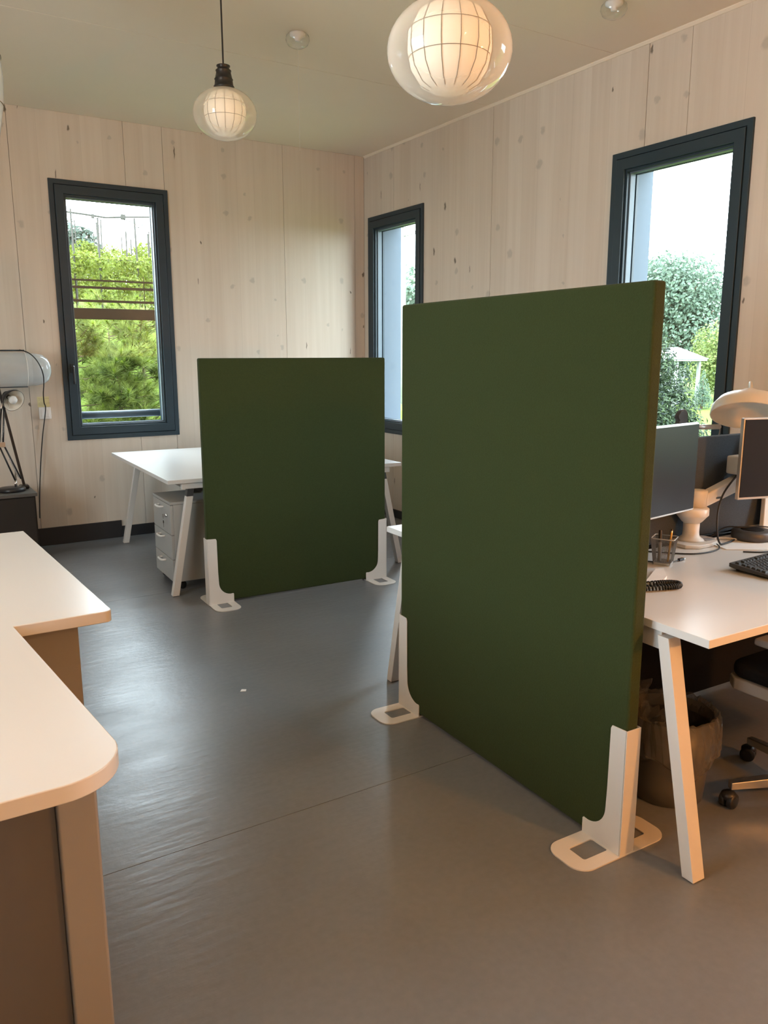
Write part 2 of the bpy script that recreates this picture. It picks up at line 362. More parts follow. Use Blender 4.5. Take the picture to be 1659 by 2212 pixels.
# skirting
bb = struct('baseboard_back')
obj('tall_board', box(B(), XL, -2.385, -.016, -.0005, .0005, .143), M['skirt'], bb, bevel=.002)
obj('low_board', box(B(), -2.383, -.017, -.012, -.0005, .0005, .092), M['skirt'], bb, bevel=.002)
br = struct('baseboard_right')
obj('board', box(B(), -.016, -.0005, YF, -.001, .0005, .075), M['skirt'], br, bevel=.002)
tr = struct('trim_1')
obj('ceiling_trim', prism(B(), [(-.0005, H-.0005), (-.018, H-.0005), (-.018, H-.006), (-.006, H-.018), (-.0005, H-.018)], 'y', YF, -.02), M['ceil'], tr)

# ------------------------------------------------------------------ windows
def ring(bm, w, i0, i1, d0, d1, axis):
    """a rectangular ring between insets i0 and i1, from depth d0 (room side) to d1"""
    h = (w[0]+i1, w[1]-i1, w[2]+i1, w[3]-i1)
    return slab(bm, w[0]+i0, w[1]-i0, w[2]+i0, w[3]-i0, [h], d0, d1, axis)
def window(name, w, axis, handle_u=None, portal=True):
    o = struct(name)
    obj('frame', ring(B(), w, 0, .036, -.014, .07, axis), M['frame'], o, bevel=.0025)
    obj('gasket', ring(B(), w, .036, .040, -.004, .06, axis), M['gasket'], o)
    s = obj('sash', ring(B(), w, .040, .103, -.020, .05, axis), M['frame'], o, bevel=.003)
    obj('glazing_bead', ring(B(), w, .103, .117, -.004, .06, axis), M['frame'], s, bevel=.002)
    obj('glazing_rebate', ring(B(), w, .117, .126, .018, .06, axis), M['rebate'], s, bevel=.001)
    h = (w[0]+.12, w[1]-.12, w[2]+.12, w[3]-.12)
    obj('pane', slab(B(), h[0], h[1], h[2], h[3], [], .040, .044, axis), M['glass'], o)
    obj('outer_frame', ring(B(), w, .02, .128, .07, .085, axis), M['frame'], o)
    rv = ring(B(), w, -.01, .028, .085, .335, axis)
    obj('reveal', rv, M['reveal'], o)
    def bx(u0, u1, d0, d1, z0, z1):
        return box(B(), u0, u1, d0, d1, z0, z1) if axis == 'y' else box(B(), d0, d1, u0, u1, z0, z1)
    obj('sill', bx(w[0]+.03, w[1]-.03, .086, .40, w[2]+.03, w[2]+.055), M['alu'], o, bevel=.003)
    if handle_u is not None:
        u = handle_u; zc = (w[2]+w[3])/2 - .42
        hb = obj('handle_plate', bx(u-.014, u+.014, -.029, -.020, zc-.035, zc+.035), M['gasket'], s, bevel=.003)
        bm = B(); pts = [(u, -.029, zc+.01), (u, -.06, zc+.01), (u, -.068, zc), (u, -.068, zc-.12)]
        if axis == 'x': pts = [(p[1], p[0], p[2]) for p in pts]
        tube(bm, bez(pts, 12), .009, 10); obj('handle', bm, M['black'], s, smooth=True)
    if portal:
        l = bpy.data.lights.new('window_portal', 'AREA'); l.shape = 'RECTANGLE'; l.size = w[1]-w[0]; l.size_y = w[3]-w[2]; l.cycles.is_portal = True
        p = bpy.data.objects.new('window_portal', l); C.objects.link(p); uc, zc = (w[0]+w[1])/2, (w[2]+w[3])/2
        p.location = (uc, .345, zc) if axis == 'y' else (.345, uc, zc)
        p.rotation_euler = (Vector((0, -1, 0)) if axis == 'y' else Vector((-1, 0, 0))).to_track_quat('-Z', 'Y').to_euler()
    return o
window('window_1', W1, 'y', handle_u=W1[0]+.072)
window('window_2', W2, 'x')
window('window_3', W3, 'x')
window('added_window_4', W4, 'x')
for nm, w_ in (('added_window_5', W5),):
    wo = struct(nm)
    obj('frame', slab(B(), w_[0], w_[1], w_[2], w_[3], [(w_[0]+.11, w_[1]-.11, w_[2]+.11, w_[3]-.11)], XL-.07, XL+.014, 'x'), M['frame'], wo, bevel=.003)
    obj('pane', slab(B(), w_[0]+.1, w_[1]-.1, w_[2]+.1, w_[3]-.1, [], XL-.045, XL-.040, 'x'), M['glass'], wo)
    l = bpy.data.lights.new('window_portal', 'AREA'); l.shape = 'RECTANGLE'; l.size = w_[1]-w_[0]; l.size_y = w_[3]-w_[2]; l.cycles.is_portal = True
    p = bpy.data.objects.new('window_portal', l); C.objects.link(p); p.location = (XL-.31, (w_[0]+w_[1])/2, (w_[2]+w_[3])/2); p.rotation_euler = Vector((1, 0, 0)).to_track_quat('-Z', 'Y').to_euler()
# guard rail outside window 1
g = thing('guard_rail', 'grey metal guard bar fixed across the outside of the pine view window', 'railing', (0, .2, .98))
obj('bar', tube(B(), [(-2.735, 0, .032), (-1.875, 0, .032)], .031, 16), M['railgrey'], g, smooth=True)
for x in (-2.732, -1.882):
    obj('mount', box(B(), x-.006+.004, x+.006+.004, -.04, .04, -.02, .084), M['railgrey'], g)

# ------------------------------------------------------------------ felt room dividers
def divider(name, label, loc, ang, wd, ht, th):
    t = thing(name, label, 'partition', loc, ang, 'green felt room dividers')
    z0 = .012
    obj('felt_panel', box(B(), .002, wd-.002, .002, th-.002, z0, ht), M['green'], t, bevel=.009, seg=3)
    def foot(mirror):
        X = (lambda s: wd-s) if mirror else (lambda s: s)
        f = bpy.data.objects.new('foot', None)
        # J shaped cheek outline (s along the screen, h height)
        pts = [(0, .003), (.155, .003), (.155, .052), (.151, .057), (.146, .056)]
        cx, cy, r = .140, .132, .077
        for k in range(11):
            a = R_(265 - k*85/10); pts.append((cx + r*math.cos(a), cy + r*math.sin(a)))
        pts += [(.0605, .20), (.059, .400), (.054, .410), (0, .413)]
        bm = B()
        for y0, y1 in ((-.004, -.0005), (th+.0005, th+.004)):
            prism(bm, [(X(p[0]), p[1]) for p in pts], 'y', y0, y1)
        ck = obj('bracket', bm, M['whitemetal'], t, bevel=.0008, seg=1)
        bm = B(); s0, s1 = sorted((X(-.0045), X(-.0008)))
        box(bm, s0, s1, -.004, th+.004, .003, .413); obj('end_cap', bm, M['whitemetal'], ck, bevel=.0008, seg=1)
        # floor plate: rounded, with a rectangular opening on each side of the screen
        a0, a1 = sorted((X(-.006), X(.156))); n0, n1 = -.165, th+.165
        outer = rrect(a0, a1, n0, n1, .055, 8)
        bm = B(); ov = [bm.verts.new((p[0], p[1], .0045)) for p in outer]; ed = [bm.edges.new((ov[i], ov[(i+1) % len(ov)])) for i in range(len(ov))]
        h0, h1 = sorted((X(.040), X(.108)))
        for q0, q1 in ((-.106, -.007), (th+.007, th+.106)):
            iv = [bm.verts.new((p[0], p[1], .0045)) for p in rrect(h0, h1, q0, q1, .008, 3)]
            ed += [bm.edges.new((iv[i], iv[(i+1) % len(iv)])) for i in range(len(iv))]
        bmesh.ops.triangle_fill(bm, use_beauty=True, use_dissolve=True, edges=ed)
        ex = bmesh.ops.extrude_face_region(bm, geom=bm.faces[:])
        bmesh.ops.translate(bm, vec=(0, 0, -.004), verts=[v for v in ex['geom'] if isinstance(v, bmesh.types.BMVert)])
        obj('floor_plate', bm, M['whitemetal'], t)
        bpy.data.objects.remove(f)
    foot(False); foot(True)
    return t
# local x runs along the screen; local y is its thickness (away from the face seen)
TA = 1.5502
divider('felt_divider', 'larger dark green felt divider nearest the camera, beside the computer desk', (-2.2218, -5.2545, 0), TA, 1.2617, 1.6929, .0517)
# the face seen lies on local -y side of the far screen and on local +y side of the near one -> shift the near one
near = [o for o in C.objects if o.name == 'felt_divider'][0]
near.location = (-2.2218 + .0517*math.sin(TA), -5.2545 - .0517*math.cos(TA), 0)
divider('felt_divider', 'smaller dark green felt divider farther back, hiding the desk by the corner', (-2.4146, -2.2053, 0), -.0334, 1.2415, 1.4816, .049)

# ------------------------------------------------------------------ computer desk (double bench)
D = .74
BA = -R_(1.31)
BW = 1.80
t = thing('bench_desk', 'white double bench desk with slanted legs carrying the monitors', 'desk', (-2.147, -5.449, 0), BA)
dep = 1.704
for y0, y1 in ((0, .80), (dep-.80, dep)):
    wt = obj('worktop', box(B(), 0, BW, y0, y1, D-.025, D), M['white'], t, bevel=.0015, seg=2)
def leg(bm, foot, top, w=.050, d=.040):
    (x0, y0, z0), (x1, y1, z1) = foot, top
    lo = [(x0-w/2, y0-d/2, z0), (x0+w/2, y0-d/2, z0), (x0+w/2, y0+d/2, z0), (x0-w/2, y0+d/2, z0)]
    hi = [(x1-w/2, y1-d/2, z1), (x1+w/2, y1-d/2, z1), (x1+w/2, y1+d/2, z1), (x1-w/2, y1+d/2, z1)]
    return hexa(bm, lo, hi)
for x in (.030, BW-.030):
    for yf, yt in ((.012, .158), (dep-.012, dep-.158)):
        l = obj('leg', leg(B(), (x, yf, .003), (x, yt, .700)), M['whitemetal'], t, bevel=.0015)
        obj('foot_pad', leg(B(), (x, yf, .0), (x, yf, .003), .044, .034), M['black'], l)
    obj('end_rail', box(B(), x-.016, x+.016, .17, dep-.17, .655, .714), M['whitemetal'], t, bevel=.002)
for y in (.34, dep-.34):
    obj('long_beam', box(B(), .05, BW-.05, y-.025, y+.025, .672, .714), M['whitemetal'], t, bevel=.002)
obj('cable_tray', prism(B(), [(.62, .640), (.64, .560), (1.06, .560), (1.08, .640), (1.074, .640), (1.055, .566), (.645, .566), (.626, .640)], 'x', .10, BW-.10), M['midgrey'], t)
obj('tray_hanger', box(B(), .04, .055, .60, 1.10, .560, .714), M['whitemetal'], t)

# fabric divider on that desk
pv = obj('privacy_panel', prism(B(), [(.02, .745), (1.44, .745), (1.53, .93), (1.56, 1.14), (1.55, 1.165), (.03, 1.165), (.02, 1.155)], 'y', dep/2-.016, dep/2+.016), M['fabric'], t, bevel=.006); pv['label'] = 'charcoal fabric privacy panel'
obj('under_desk_dark_panel', box(B(), .06, 1.74, dep/2-.010, dep/2+.010, .02, .738), M['blackmatt'], t, bevel=.004)  # black panel added to darken the view beneath the desk
for x in (.35, 1.25):
    obj('clamp', box(B(), x-.02, x+.02, dep/2-.045, dep/2+.045, .741, .752), M['black'], t, bevel=.002)

# ------------------------------------------------------------------ monitors and arm
def monitor(name, label, c, rz, wd, ht, bez_, bezel_mat, tilt=0):
    t = thing(name, label, 'monitor', c, rz)
    t.rotation_euler = (tilt, 0, rz)
    hw = wd/2
    obj('housing', box(B(), -hw, hw, -.004, .014, 0, ht), bezel_mat, t, bevel=.003)
    obj('screen', box(B(), -hw+bez_, hw-bez_, -.0062, -.0042, bez_*1.4, ht-bez_), M['screen'], t)
    obj('back_shell', prism(B(), [(-hw*.8, .04), (hw*.8, .04), (hw*.8, ht-.05), (-hw*.8, ht-.05)], 'y', .0142, .036), M['dkgrey'], t, bevel=.008)
    obj('mount_plate', box(B(), -.05, .05, .0365, .05, ht/2-.05, ht/2+.05), M['armwhite'], t, bevel=.002)
    return t
# portrait-looking screen at the felt divider: right edge (-1.40,-4.795)
import math as _m
mdir = Vector((math.cos(R_(8)), math.sin(R_(8)), 0))
mc = Vector((-1.385, -4.800, .914)) - mdir*.27
monitor('monitor', 'dark switched-off monitor half hidden by the large green divider', tuple(mc), R_(8), .54, .335, .006, M['silver'])
m2 = R_(-16); md = Vector((math.cos(m2), math.sin(m2), 0))
mc2 = Vector((-1.133, -4.815, .930)) + md*.27
monitor('monitor', 'silver framed monitor cut off by the right edge of the photo', tuple(mc2), m2, .54, .325, .007, M['silver'])
t = thing('monitor_mount', 'white double-armed monitor mount with a rounded foot on the computer desk', 'monitor mount', (-1.235, -4.69, D))
obj('foot', prism(B(), [(-.10, -.055), (-.055, -.088), (.02, -.088), (.085, -.070), (.115, -.03), (.115, .02), (.085, .055), (.0, .062), (-.08, .05), (-.10, .0)], 'z', .0004, .016), M['armwhite'], t, bevel=.005)
obj('foot_cover', box(B(), .03, .085, -.055, -.02, .0165, .019), M['midgrey'], t, bevel=.001)
bm = B(); lathe(bm, [(.055, .0165), (.046, .024), (.034, .034), (.032, .05), (.032, .088)], 28); obj('post', bm, M['armwhite'], t, smooth=True)
bm = B(); lathe(bm, [(.033, .0885), (.040, .094), (.058, .116), (.064, .122), (.064, .148), (.060, .151)], 28); obj('cup', bm, M['armwhite'], t, smooth=True)
bm = B(); lathe(bm, [(.036, .1515), (.036, .215), (.034, .219), (.018, .221)], 24, c=(.030, 0)); obj('turret', bm, M['armwhite'], t, smooth=True)
bm = B(); lathe(bm, [(.028, .1515), (.028, .186), (.026, .19)], 24, c=(-.037, .004)); obj('turret', bm, M['armwhite'], t, smooth=True)
obj('lower_arm', hexa(B(), [(-.19, .0, .158), (-.19, .035, .158), (-.045, .028, .154), (-.045, -.022, .154)], [(-.19, .0, .172), (-.19, .035, .172), (-.045, .028, .186), (-.045, -.022, .186)]), M['armwhite'], t, bevel=.004)
obj('head', box(B(), -.215, -.1905, -.05, .050, .15, .27), M['armwhite'], t, bevel=.004)
obj('spring_arm', hexa(B(), [(.055, -.026, .150), (.30, -.026, .205), (.30, .018, .205), (.055, .018, .150)], [(.055, -.026, .205), (.30, -.026, .268), (.30, .018, .268), (.055, .018, .205)]), M['armwhite'], t, bevel=.006)
obj('head', box(B(), .226, .326, -.036, .022, .2685, .345), M['armwhite'], t, bevel=.008)
obj('arm_slot', box(B(), .11, .15, -.0275, -.0262, .178, .186), M['dkgrey'], t)

# stand of another screen behind the right hand monitor
t = thing('monitor_stand', 'white tapered screen stand behind the silver framed monitor', 'monitor stand', (-.66, -4.705, D))
obj('neck', hexa(B(), [(-.10, .0, .0125), (.10, .0, .0125), (.10, .022, .0125), (-.10, .022, .0125)], [(-.045, .040, .30), (.045, .040, .30), (.045, .058, .30), (-.045, .058, .30)]), M['armwhite'], t, bevel=.004)
obj('base', box(B(), -.12, .12, -.11, .065, .0004, .012), M['armwhite'], t, bevel=.004)
monitor('monitor', 'monitor on a white stand, mostly hidden behind the silver framed one', (-.60, -4.722, .985), R_(-4), .50, .18, .007, M['silver'])

# ------------------------------------------------------------------ things on the computer desk
def keyboard():
    ang = R_(3)
    t = thing('keyboard', 'black keyboard standing tilted at the right edge of the desk', 'keyboard', (-1.475, -5.035, D), ang)
    L_, Wd = .44, .165
    # back edge at local y=0 (raised on feet), front edge at local y=-Wd
    def top(y): return .030 + y*(.014/Wd)
    bm = B(); prism(bm, [(0, .016), (0, .030), (-Wd, .015), (-Wd, .006), (-.02, .012)], 'x', 0, L_)
    obj('case', bm, M['dkgrey'], t, bevel=.002)
    for x in (.04, L_-.04):
        obj('foot', hexa(B(), [(x-.012, -.022, .0005), (x+.012, -.022, .0005), (x+.012, -.012, .0005), (x-.012, -.012, .0005)], [(x-.012, -.026, .0125), (x+.012, -.026, .0125), (x+.012, -.012, .0135), (x-.012, -.012, .0135)]), M['black'], t)
    pitch = .0188; kw = .0155
    def key_mesh(wd):
        bm = B(); hexa(bm, [(0, 0, 0), (wd, 0, 0), (wd, kw, 0), (0, kw, 0)], [(.0018, .0018, .006), (wd-.0018, .0018, .006), (wd-.0018, kw-.0018, .0066), (.0018, kw-.0018, .0066)])
        m = bpy.data.meshes.new('key'); bmesh.ops.recalc_face_normals(bm, faces=bm.faces[:]); bm.to_mesh(m); bm.free(); m.materials.append(M['dkgrey']); return m
    km = {}
    rows = []
    # function row: groups
    fr_ = [.010] + [.010+.034+k*pitch+(k//4)*.009 for k in range(12)] + [.302+k*pitch for k in range(3)]
    rows.append((-.024, [(x, kw) for x in fr_]))
    layouts = [[1]*13+[2], [1.5]+[1]*12+[1.5], [1.75]+[1]*11+[2.25], [1.25]+[1]*11+[2.75], [1.5, 1.2, 1.5, 5.8, 1.5, 1.2, 2.3]]
    for r, lay in enumerate(layouts):
        x = .010; ks = []
        for wu in lay: ks.append((x, wu*pitch-(pitch-kw))); x += wu*pitch
        for k in range(3):
            if r < 2 or (r == 3 and k == 1) or r == 4: ks.append((.302+k*pitch, kw))
        for k in range(4): ks.append((.366+k*pitch*.93, kw*.93))
        rows.append((-.048-r*pitch, ks))
    for y, ks in rows:
        for x, wd in ks:
            wd = round(wd, 4)
            if wd not in km: km[wd] = key_mesh(wd)
            o = bpy.data.objects.new('key', km[wd]); C.objects.link(o); o.parent = t
            o.location = (x, y-kw/2, .0302 + (y-kw/2)*(.015/Wd)); o.rotation_euler = (math.atan(.015/Wd), 0, 0)
    return t
keyboard()

t = thing('speakerphone', 'flat black round speaker puck lying on papers below the right monitor', 'speaker', (-.965, -4.785, D+.0045))
bm = B(); lathe(bm, [(.074, .0), (.080, .006), (.080, .032), (.074, .039), (.050, .042), (.045, .040)], 36); obj('body', bm, M['dkgrey'], t, smooth=True)
bm = B(); lathe(bm, [(.045, .0402), (.040, .043), (.010, .044)], 28); obj('grille', bm, M['blackmatt'], t, smooth=True)
tag(obj('paper_sheet', prism(B(), [(-1.21, -4.84), (-1.16, -4.69), (-.86, -4.69), (-.80, -4.88), (-.98, -4.955), (-1.10, -4.925)], 'z', D+.0004, D+.004), M['paper']), 'white papers under the black speaker puck', 'paper')

# pen cup of wire mesh
cx, cy = -1.592, -4.845
t = thing('pen_cup', 'square grey wire mesh pen cup by the green divider', 'pen cup', (cx, cy, D), R_(28))
def sq(r, z): return [(r, r, z), (-r, r, z), (-r, -r, z), (r, -r, z)]
r0, r1, hh = .030, .041, .100
bm = B()
for s in range(4):
    A0, A1 = Vector(sq(r0, .004)[s]), Vector(sq(r0, .004)[(s+1) % 4]); B0, B1 = Vector(sq(r1, hh)[s]), Vector(sq(r1, hh)[(s+1) % 4])
    n = 20
    for k in range(n+1):
        f = k/n; tube(bm, [A0.lerp(A1, f), B0.lerp(B1, f)], .0005, 3, False)
    for k in range(30):
        f = k/30; tube(bm, [A0.lerp(B0, f), A1.lerp(B1, f)], .0005, 3, False)
obj('wire_mesh', bm, M['mesh'], t, kind='stuff')
bm = B(); tube(bm, [(x, y, z) for x, y in rrect(-r1, r1, -r1, r1, .010, 4) for z in (hh,)] + [(r1, r1-.010, hh)], .0020, 6); obj('rim', bm, M['silver'], t, smooth=True)
obj('base', prism(B(), rrect(-r0-.001, r0+.001, -r0-.001, r0+.001, .006, 4), 'z', .0003, .010), M['silver'], t, bevel=.001)
Rz = Matrix.Rotation(R_(28), 4, 'Z')
def inpen(name, label, cat, p, q, parts):
    tt = thing(name, label, cat, tuple(Vector((cx, cy, D)) + Rz @ Vector(p)))
    d = Rz @ (Vector(q)-Vector(p))
    for nm, f0, f1, ra, rb, m_ in parts: obj(nm, tube(B(), [d*f0, d*f1], [ra, rb], 8), M[m_], tt)
inpen('pencil', 'ochre pencil leaning in the wire pen cup', 'pencil', (-.012, -.018, .012), (.022, -.020, .128), [('shaft', 0, .9, .0036, .0036, 'pencil'), ('ferrule', .9, .95, .0038, .0038, 'silver'), ('eraser', .95, 1, .0034, .0034, 'black')])
inpen('marker_pen', 'thick black marker leaning in the wire pen cup', 'pen', (-.010, .012, .012), (.030, .022, .118), [('barrel', 0, .6, .0065, .0065, 'midgrey'), ('cap', .6, 1, .0075, .0065, 'black')])
# telephone edge, notebook
t = thing('desk_telephone', 'dark desk telephone almost hidden by the large green divider', 'telephone', (-1.86, -4.795, D), R_(20))
obj('body', hexa(B(), [(-.09, -.10, .0004), (.055, -.10, .0004), (.055, .09, .0004), (-.09, .09, .0004)], [(-.09, -.10, .022), (.055, -.10, .022), (.055, .09, .070), (-.09, .09, .070)]), M['dkgrey'], t, bevel=.005)
obj('handset', beam(B(), (-.065, -.085, .048), (-.065, .08, .090), .042, .024), M['black'], t, bevel=.006)
obj('display', beam(B(), (.012, .02, .0545), (.012, .075, .0685), .07, .003), M['screen'], t)
tag(obj('note_pad', prism(B(), [(-1.84, -5.035), (-1.745, -4.985), (-1.675, -4.915), (-1.70, -4.90), (-1.86, -4.99)], 'z', D+.0004, D+.010), M['paper']), 'pale note pad corner showing beside the pen cup', 'note pad')
tag(obj('paper_scrap', prism(B(), [(-2.738, -3.498), (-2.715, -3.508), (-2.705, -3.490), (-2.723, -3.478)], 'z', .0003, .0012), M['paper']), 'tiny white paper scrap lying on the open grey floor', 'paper')
# coiled cord
bm = B(); ax = bez([(-1.99, -5.035, 0), (-1.93, -5.050, 0), (-1.86, -5.078, 0), (-1.815, -5.088, 0), (-1.797, -5.070, 0), (-1.815, -5.048, 0), (-1.86, -5.030, 0), (-1.95, -5.005, 0)], 140)
pts = []; nt_ = 46*8
for i in range(nt_+1):
    f = i/nt_*(len(ax)-1); k = min(int(f), len(ax)-2); p = ax[k].lerp(ax[k+1], f-k); d = (ax[k+1]-ax[k]).normalized(); s = Vector((-d.y, d.x, 0)); a = i*2*PI/8
    pts.append((p.x+s.x*math.cos(a)*.0085, p.y+s.y*math.cos(a)*.0085, D+.0115+math.sin(a)*.0085))
tube(bm, pts, .0026, 6); tag(obj('coiled_phone_cord', bm, M['cord'], smooth=True), 'black coiled telephone cord looped on the desk front', 'cord')
# usb lead
t = thing('usb_cable', 'short black cable with a metal plug beside the pen cup', 'cable', (-1.50, -4.857, D))
obj('lead', tube(B(), bez([(-.13, .07, .0035), (-.10, .03, .0035), (-.07, .0, .0035), (-.035, .002, .004), (-.012, .004, .005)], 20), .0022, 6), M['cord'], t, smooth=True)
obj('plug', beam(B(), (-.014, .004, .0055), (.014, .006, .0055), .011, .009), M['black'], t, bevel=.001)
obj('contact', beam(B(), (.014, .006, .0055), (.024, .007, .0055), .007, .004), M['brush'], t)
def cable(label, pts, r, m_='cord', n=40, nm='cable'):
    return tag(obj(nm, tube(B(), bez(pts, n), r, 7), M[m_], smooth=True), label, 'cable')
cable('thick black cable hanging from the right monitor down to the desk', [(-.96, -4.70, 1.01), (-1.06, -4.735, .985), (-1.14, -4.755, .94), (-1.19, -4.775, .88), (-1.205, -4.79, .80), (-1.19, -4.795, .756), (-1.15, -4.79, .7495), (-1.06, -4.77, .7495)], .004)
cable('thin black cable running along the desk behind the monitor arm', [(-1.50, -4.70, D+.0035), (-1.38, -4.82, D+.0035), (-1.22, -4.815, D+.004), (-1.08, -4.672, D+.0035), (-.92, -4.668, D+.0085)], .003)
cable('black cable winding over the white papers to the speaker puck', [(-1.19, -4.90, D+.0035), (-1.13, -4.945, D+.0035), (-1.02, -4.97, D+.0035), (-.93, -5.02, D+.0035)], .003)
cable('pale cable curling between monitor arm and speaker puck', [(-1.16, -4.755, D+.0075), (-1.12, -4.72, D+.012), (-1.06, -4.74, D+.010), (-1.04, -4.77, D+.0085)], .0035, 'armwhite')
cable('thin black wire drooping over the top of the speaker puck', [(-.70, -4.80, D+.004), (-.80, -4.83, D+.03), (-.90, -4.79, D+.0505), (-.98, -4.75, D+.0485), (-1.02, -4.70, D+.045), (-1.06, -4.66, D+.004)], .0025)
# opposite side of the desk: slim light, dark rounded object, white lamp
t = thing('desk_lamp', 'slim silver tube lamp with black joint showing above the fabric panel', 'lamp', (-.75, -4.28, D))
bm = B(); lathe(bm, [(.045, .0004), (.045, .012), (.042, .016), (.01, .018)], 28); obj('base', bm, M['black'], t, smooth=True)
obj('stem', tube(B(), [(0, 0, .018), (0, 0, .40)], .006, 8), M['black'], t, smooth=True)
obj('joint', box(B(), -.018, .012, -.016, .016, .385, .44), M['black'], t, bevel=.005)
obj('light_tube', tube(B(), [(.012, 0, .418), (.225, 0, .4125)], .0125, 12), M['alu'], t, smooth=True)
obj('cable', tube(B(), bez([(.225, 0, .411), (.238, .004, .40), (.243, .01, .37), (.24, .02, .30), (.20, .05, .10), (.12, .05, .04), (.03, .01, .03)], 30), .003, 6), M['midgrey'], t, smooth=True)
obj('cable', tube(B(), bez([(-.01, 0, .386), (.02, .01, .398), (.05, .012, .392), (.06, .012, .36)], 16), .0025, 6), M['cord'], t, smooth=True)
t = thing('webcam', 'dark grey kidney-shaped object standing up before the window above the monitor', 'camera', (-.853, -4.30, D))
bm = B(); prof = [(-.024, .482), (-.006, .502), (.018, .512), (.040, .503), (.047, .480), (.047, .450), (.040, .435), (.012, .431), (-.014, .435), (-.020, .446), (-.013, .458), (-.022, .468)]
prism(bm, prof, 'y', -.012, .012); obj('body', bm, M['dkgrey'], t, bevel=.007, seg=3)
obj('stem', tube(B(), [(.012, 0, .436), (.012, 0, .012)], .004, 8), M['black'], t)
bm = B(); lathe(bm, [(.030, .0004), (.030, .008), (.026, .012)], 24, c=(.012, 0)); obj('base', bm, M['black'], t, smooth=True)
t = thing('table_lamp', 'cream enamel lamp with a wide domed shade by the right window', 'lamp', (-.44, -4.36, D))
bm = B(); lathe(bm, [(.09, .0004), (.09, .014), (.08, .02), (.012, .024)], 32); obj('base', bm, M['enamel'], t, smooth=True)
obj('stem', tube(B(), bez([(.0, 0, .024), (.07, .03, .25), (.16, .10, .46), (.12, .07, .615), (.062, .024, .592)], 24), .008, 10), M['enamel'], t, smooth=True)
mt = Matrix.Translation((.02, 0, .505)) @ Vector((.36, .24, .90)).to_track_quat('Z', 'Y').to_matrix().to_4x4()
bm = B(); lathe(bm, [(.172, -.045), (.174, -.040), (.168, .0), (.140, .036), (.095, .056), (.045, .066), (.040, .085), (.022, .095)], 40, cap=False, mtx=mt); obj('shade', bm, M['enamel'], t, smooth=True)
t_sh = bpy.data.objects['shade']; sd = t_sh.modifiers.new('thick', 'SOLIDIFY'); sd.thickness = .003

# ------------------------------------------------------------------ bin and chair under the desk
t = thing('waste_bin', 'grey round waste bin lined with a crinkled clear bag under the desk', 'bin', (-1.79, -5.075, 0))
bm = B(); lathe(bm, [(.118, .0005), (.122, .004), (.127, .06), (.1265, .063), (.131, .12), (.1305, .123), (.142, .30), (.137, .30), (.120, .008)], 44); obj('body', bm, M['bin'], t, smooth=True)
bm = B(); lathe(bm, [(.116, .0085), (.132, .26)], 32, cap=False); obj('inside', bm, M['binin'], t, smooth=True)
bm = B(); n = 72; rings = []
rnd = random.Random(3)
for j, (r, z) in enumerate([(.128, .20), (.134, .27), (.141, .309), (.152, .314), (.160, .300), (.168, .25), (.170, .19), (.160, .155), (.152, .148)]):
    rings.append([bm.verts.new(((r+rnd.uniform(-.006, .006)*(1 if j > 3 else .5))*math.cos(2*PI*k/n), (r+rnd.uniform(-.006, .006)*(1 if j > 3 else .5))*math.sin(2*PI*k/n), z+rnd.uniform(-.007, .007)+(.03*math.sin(k*.35)*(j > 6)))) for k in range(n)])
for a, b in zip(rings, rings[1:]):
    for k in range(n): bm.faces.new((a[k], a[(k+1) % n], b[(k+1) % n], b[k]))
obj('liner_bag', bm, M['bag'], t)
bm = B()
for q in range(5):   # crumpled bag top at the far side of the rim
    a0 = R_(70+q*28); r = .13; ps = []
    grid = [[bm.verts.new((r*math.cos(a0+u*.12)+rnd.uniform(-.012, .012), r*math.sin(a0+u*.12)+rnd.uniform(-.012, .012), .29+v*.022+rnd.uniform(-.010, .012))) for v in range(4)] for u in range(5)]
    for u in range(4):
        for v in range(3): bm.faces.new((grid[u][v], grid[u+1][v], grid[u+1][v+1], grid[u][v+1]))
obj('bag_folds', bm, M['bag'], t)

def caster(parent, x, y, rot):
    c = B(); mt = Matrix.Translation((x, y, .0265)) @ Matrix.Rotation(rot, 4, 'Z')
    for s in (-1, 1):
        lathe(c, [(.012, -.010), (.026, -.008), (.0265, -.005), (.0265, .005), (.026, .008), (.012, .010)], 20, mtx=mt @ Matrix.Translation((0, s*.014, 0)) @ Matrix.Rotation(PI/2, 4, 'X'))
    o = obj('caster', c, M['black'], parent, smooth=True)
    h = B(); lathe(h, [(.020, .002), (.026, .012), (.025, .022), (.014, .031)], 16, mtx=mt); obj('hood', h, M['black'], o, smooth=True)
    return o
t = thing('office_chair', 'office chair with polished star base pushed under the desk', 'chair', (-1.412, -5.415, 0), 0)
for k in range(5):
    a = R_(150.8 - 72*k); d = Vector((math.cos(a), math.sin(a), 0)); s = Vector((-d.y, d.x, 0))
    lo = [d*.03-s*.022, d*.03+s*.022, d*.325+s*.013, d*.325-s*.013]
    l = obj('base_arm', hexa(B(), [p+Vector((0, 0, .085 if i < 2 else .066)) for i, p in enumerate(lo)], [p+Vector((0, 0, .125 if i < 2 else .092)) for i, p in enumerate(lo)]), M['brush'], t, bevel=.003)
    caster(t, d.x*.325, d.y*.325, a+.6)
bm = B(); lathe(bm, [(.036, .075), (.040, .08), (.040, .13), (.028, .14), (.025, .30), (.016, .305), (.016, .375)], 24); obj('gas_lift', bm, M['black'], t, smooth=True)
obj('mechanism', box(B(), -.09, .09, -.12, .10, .376, .399), M['black'], t, bevel=.008)
obj('seat_shell', prism(B(), [(-.25, -.24), (.25, -.24), (.25, .20), (.22, .235), (-.22, .235), (-.25, .20)], 'z', .400, .440), M['shellgrey'], t, bevel=.006)
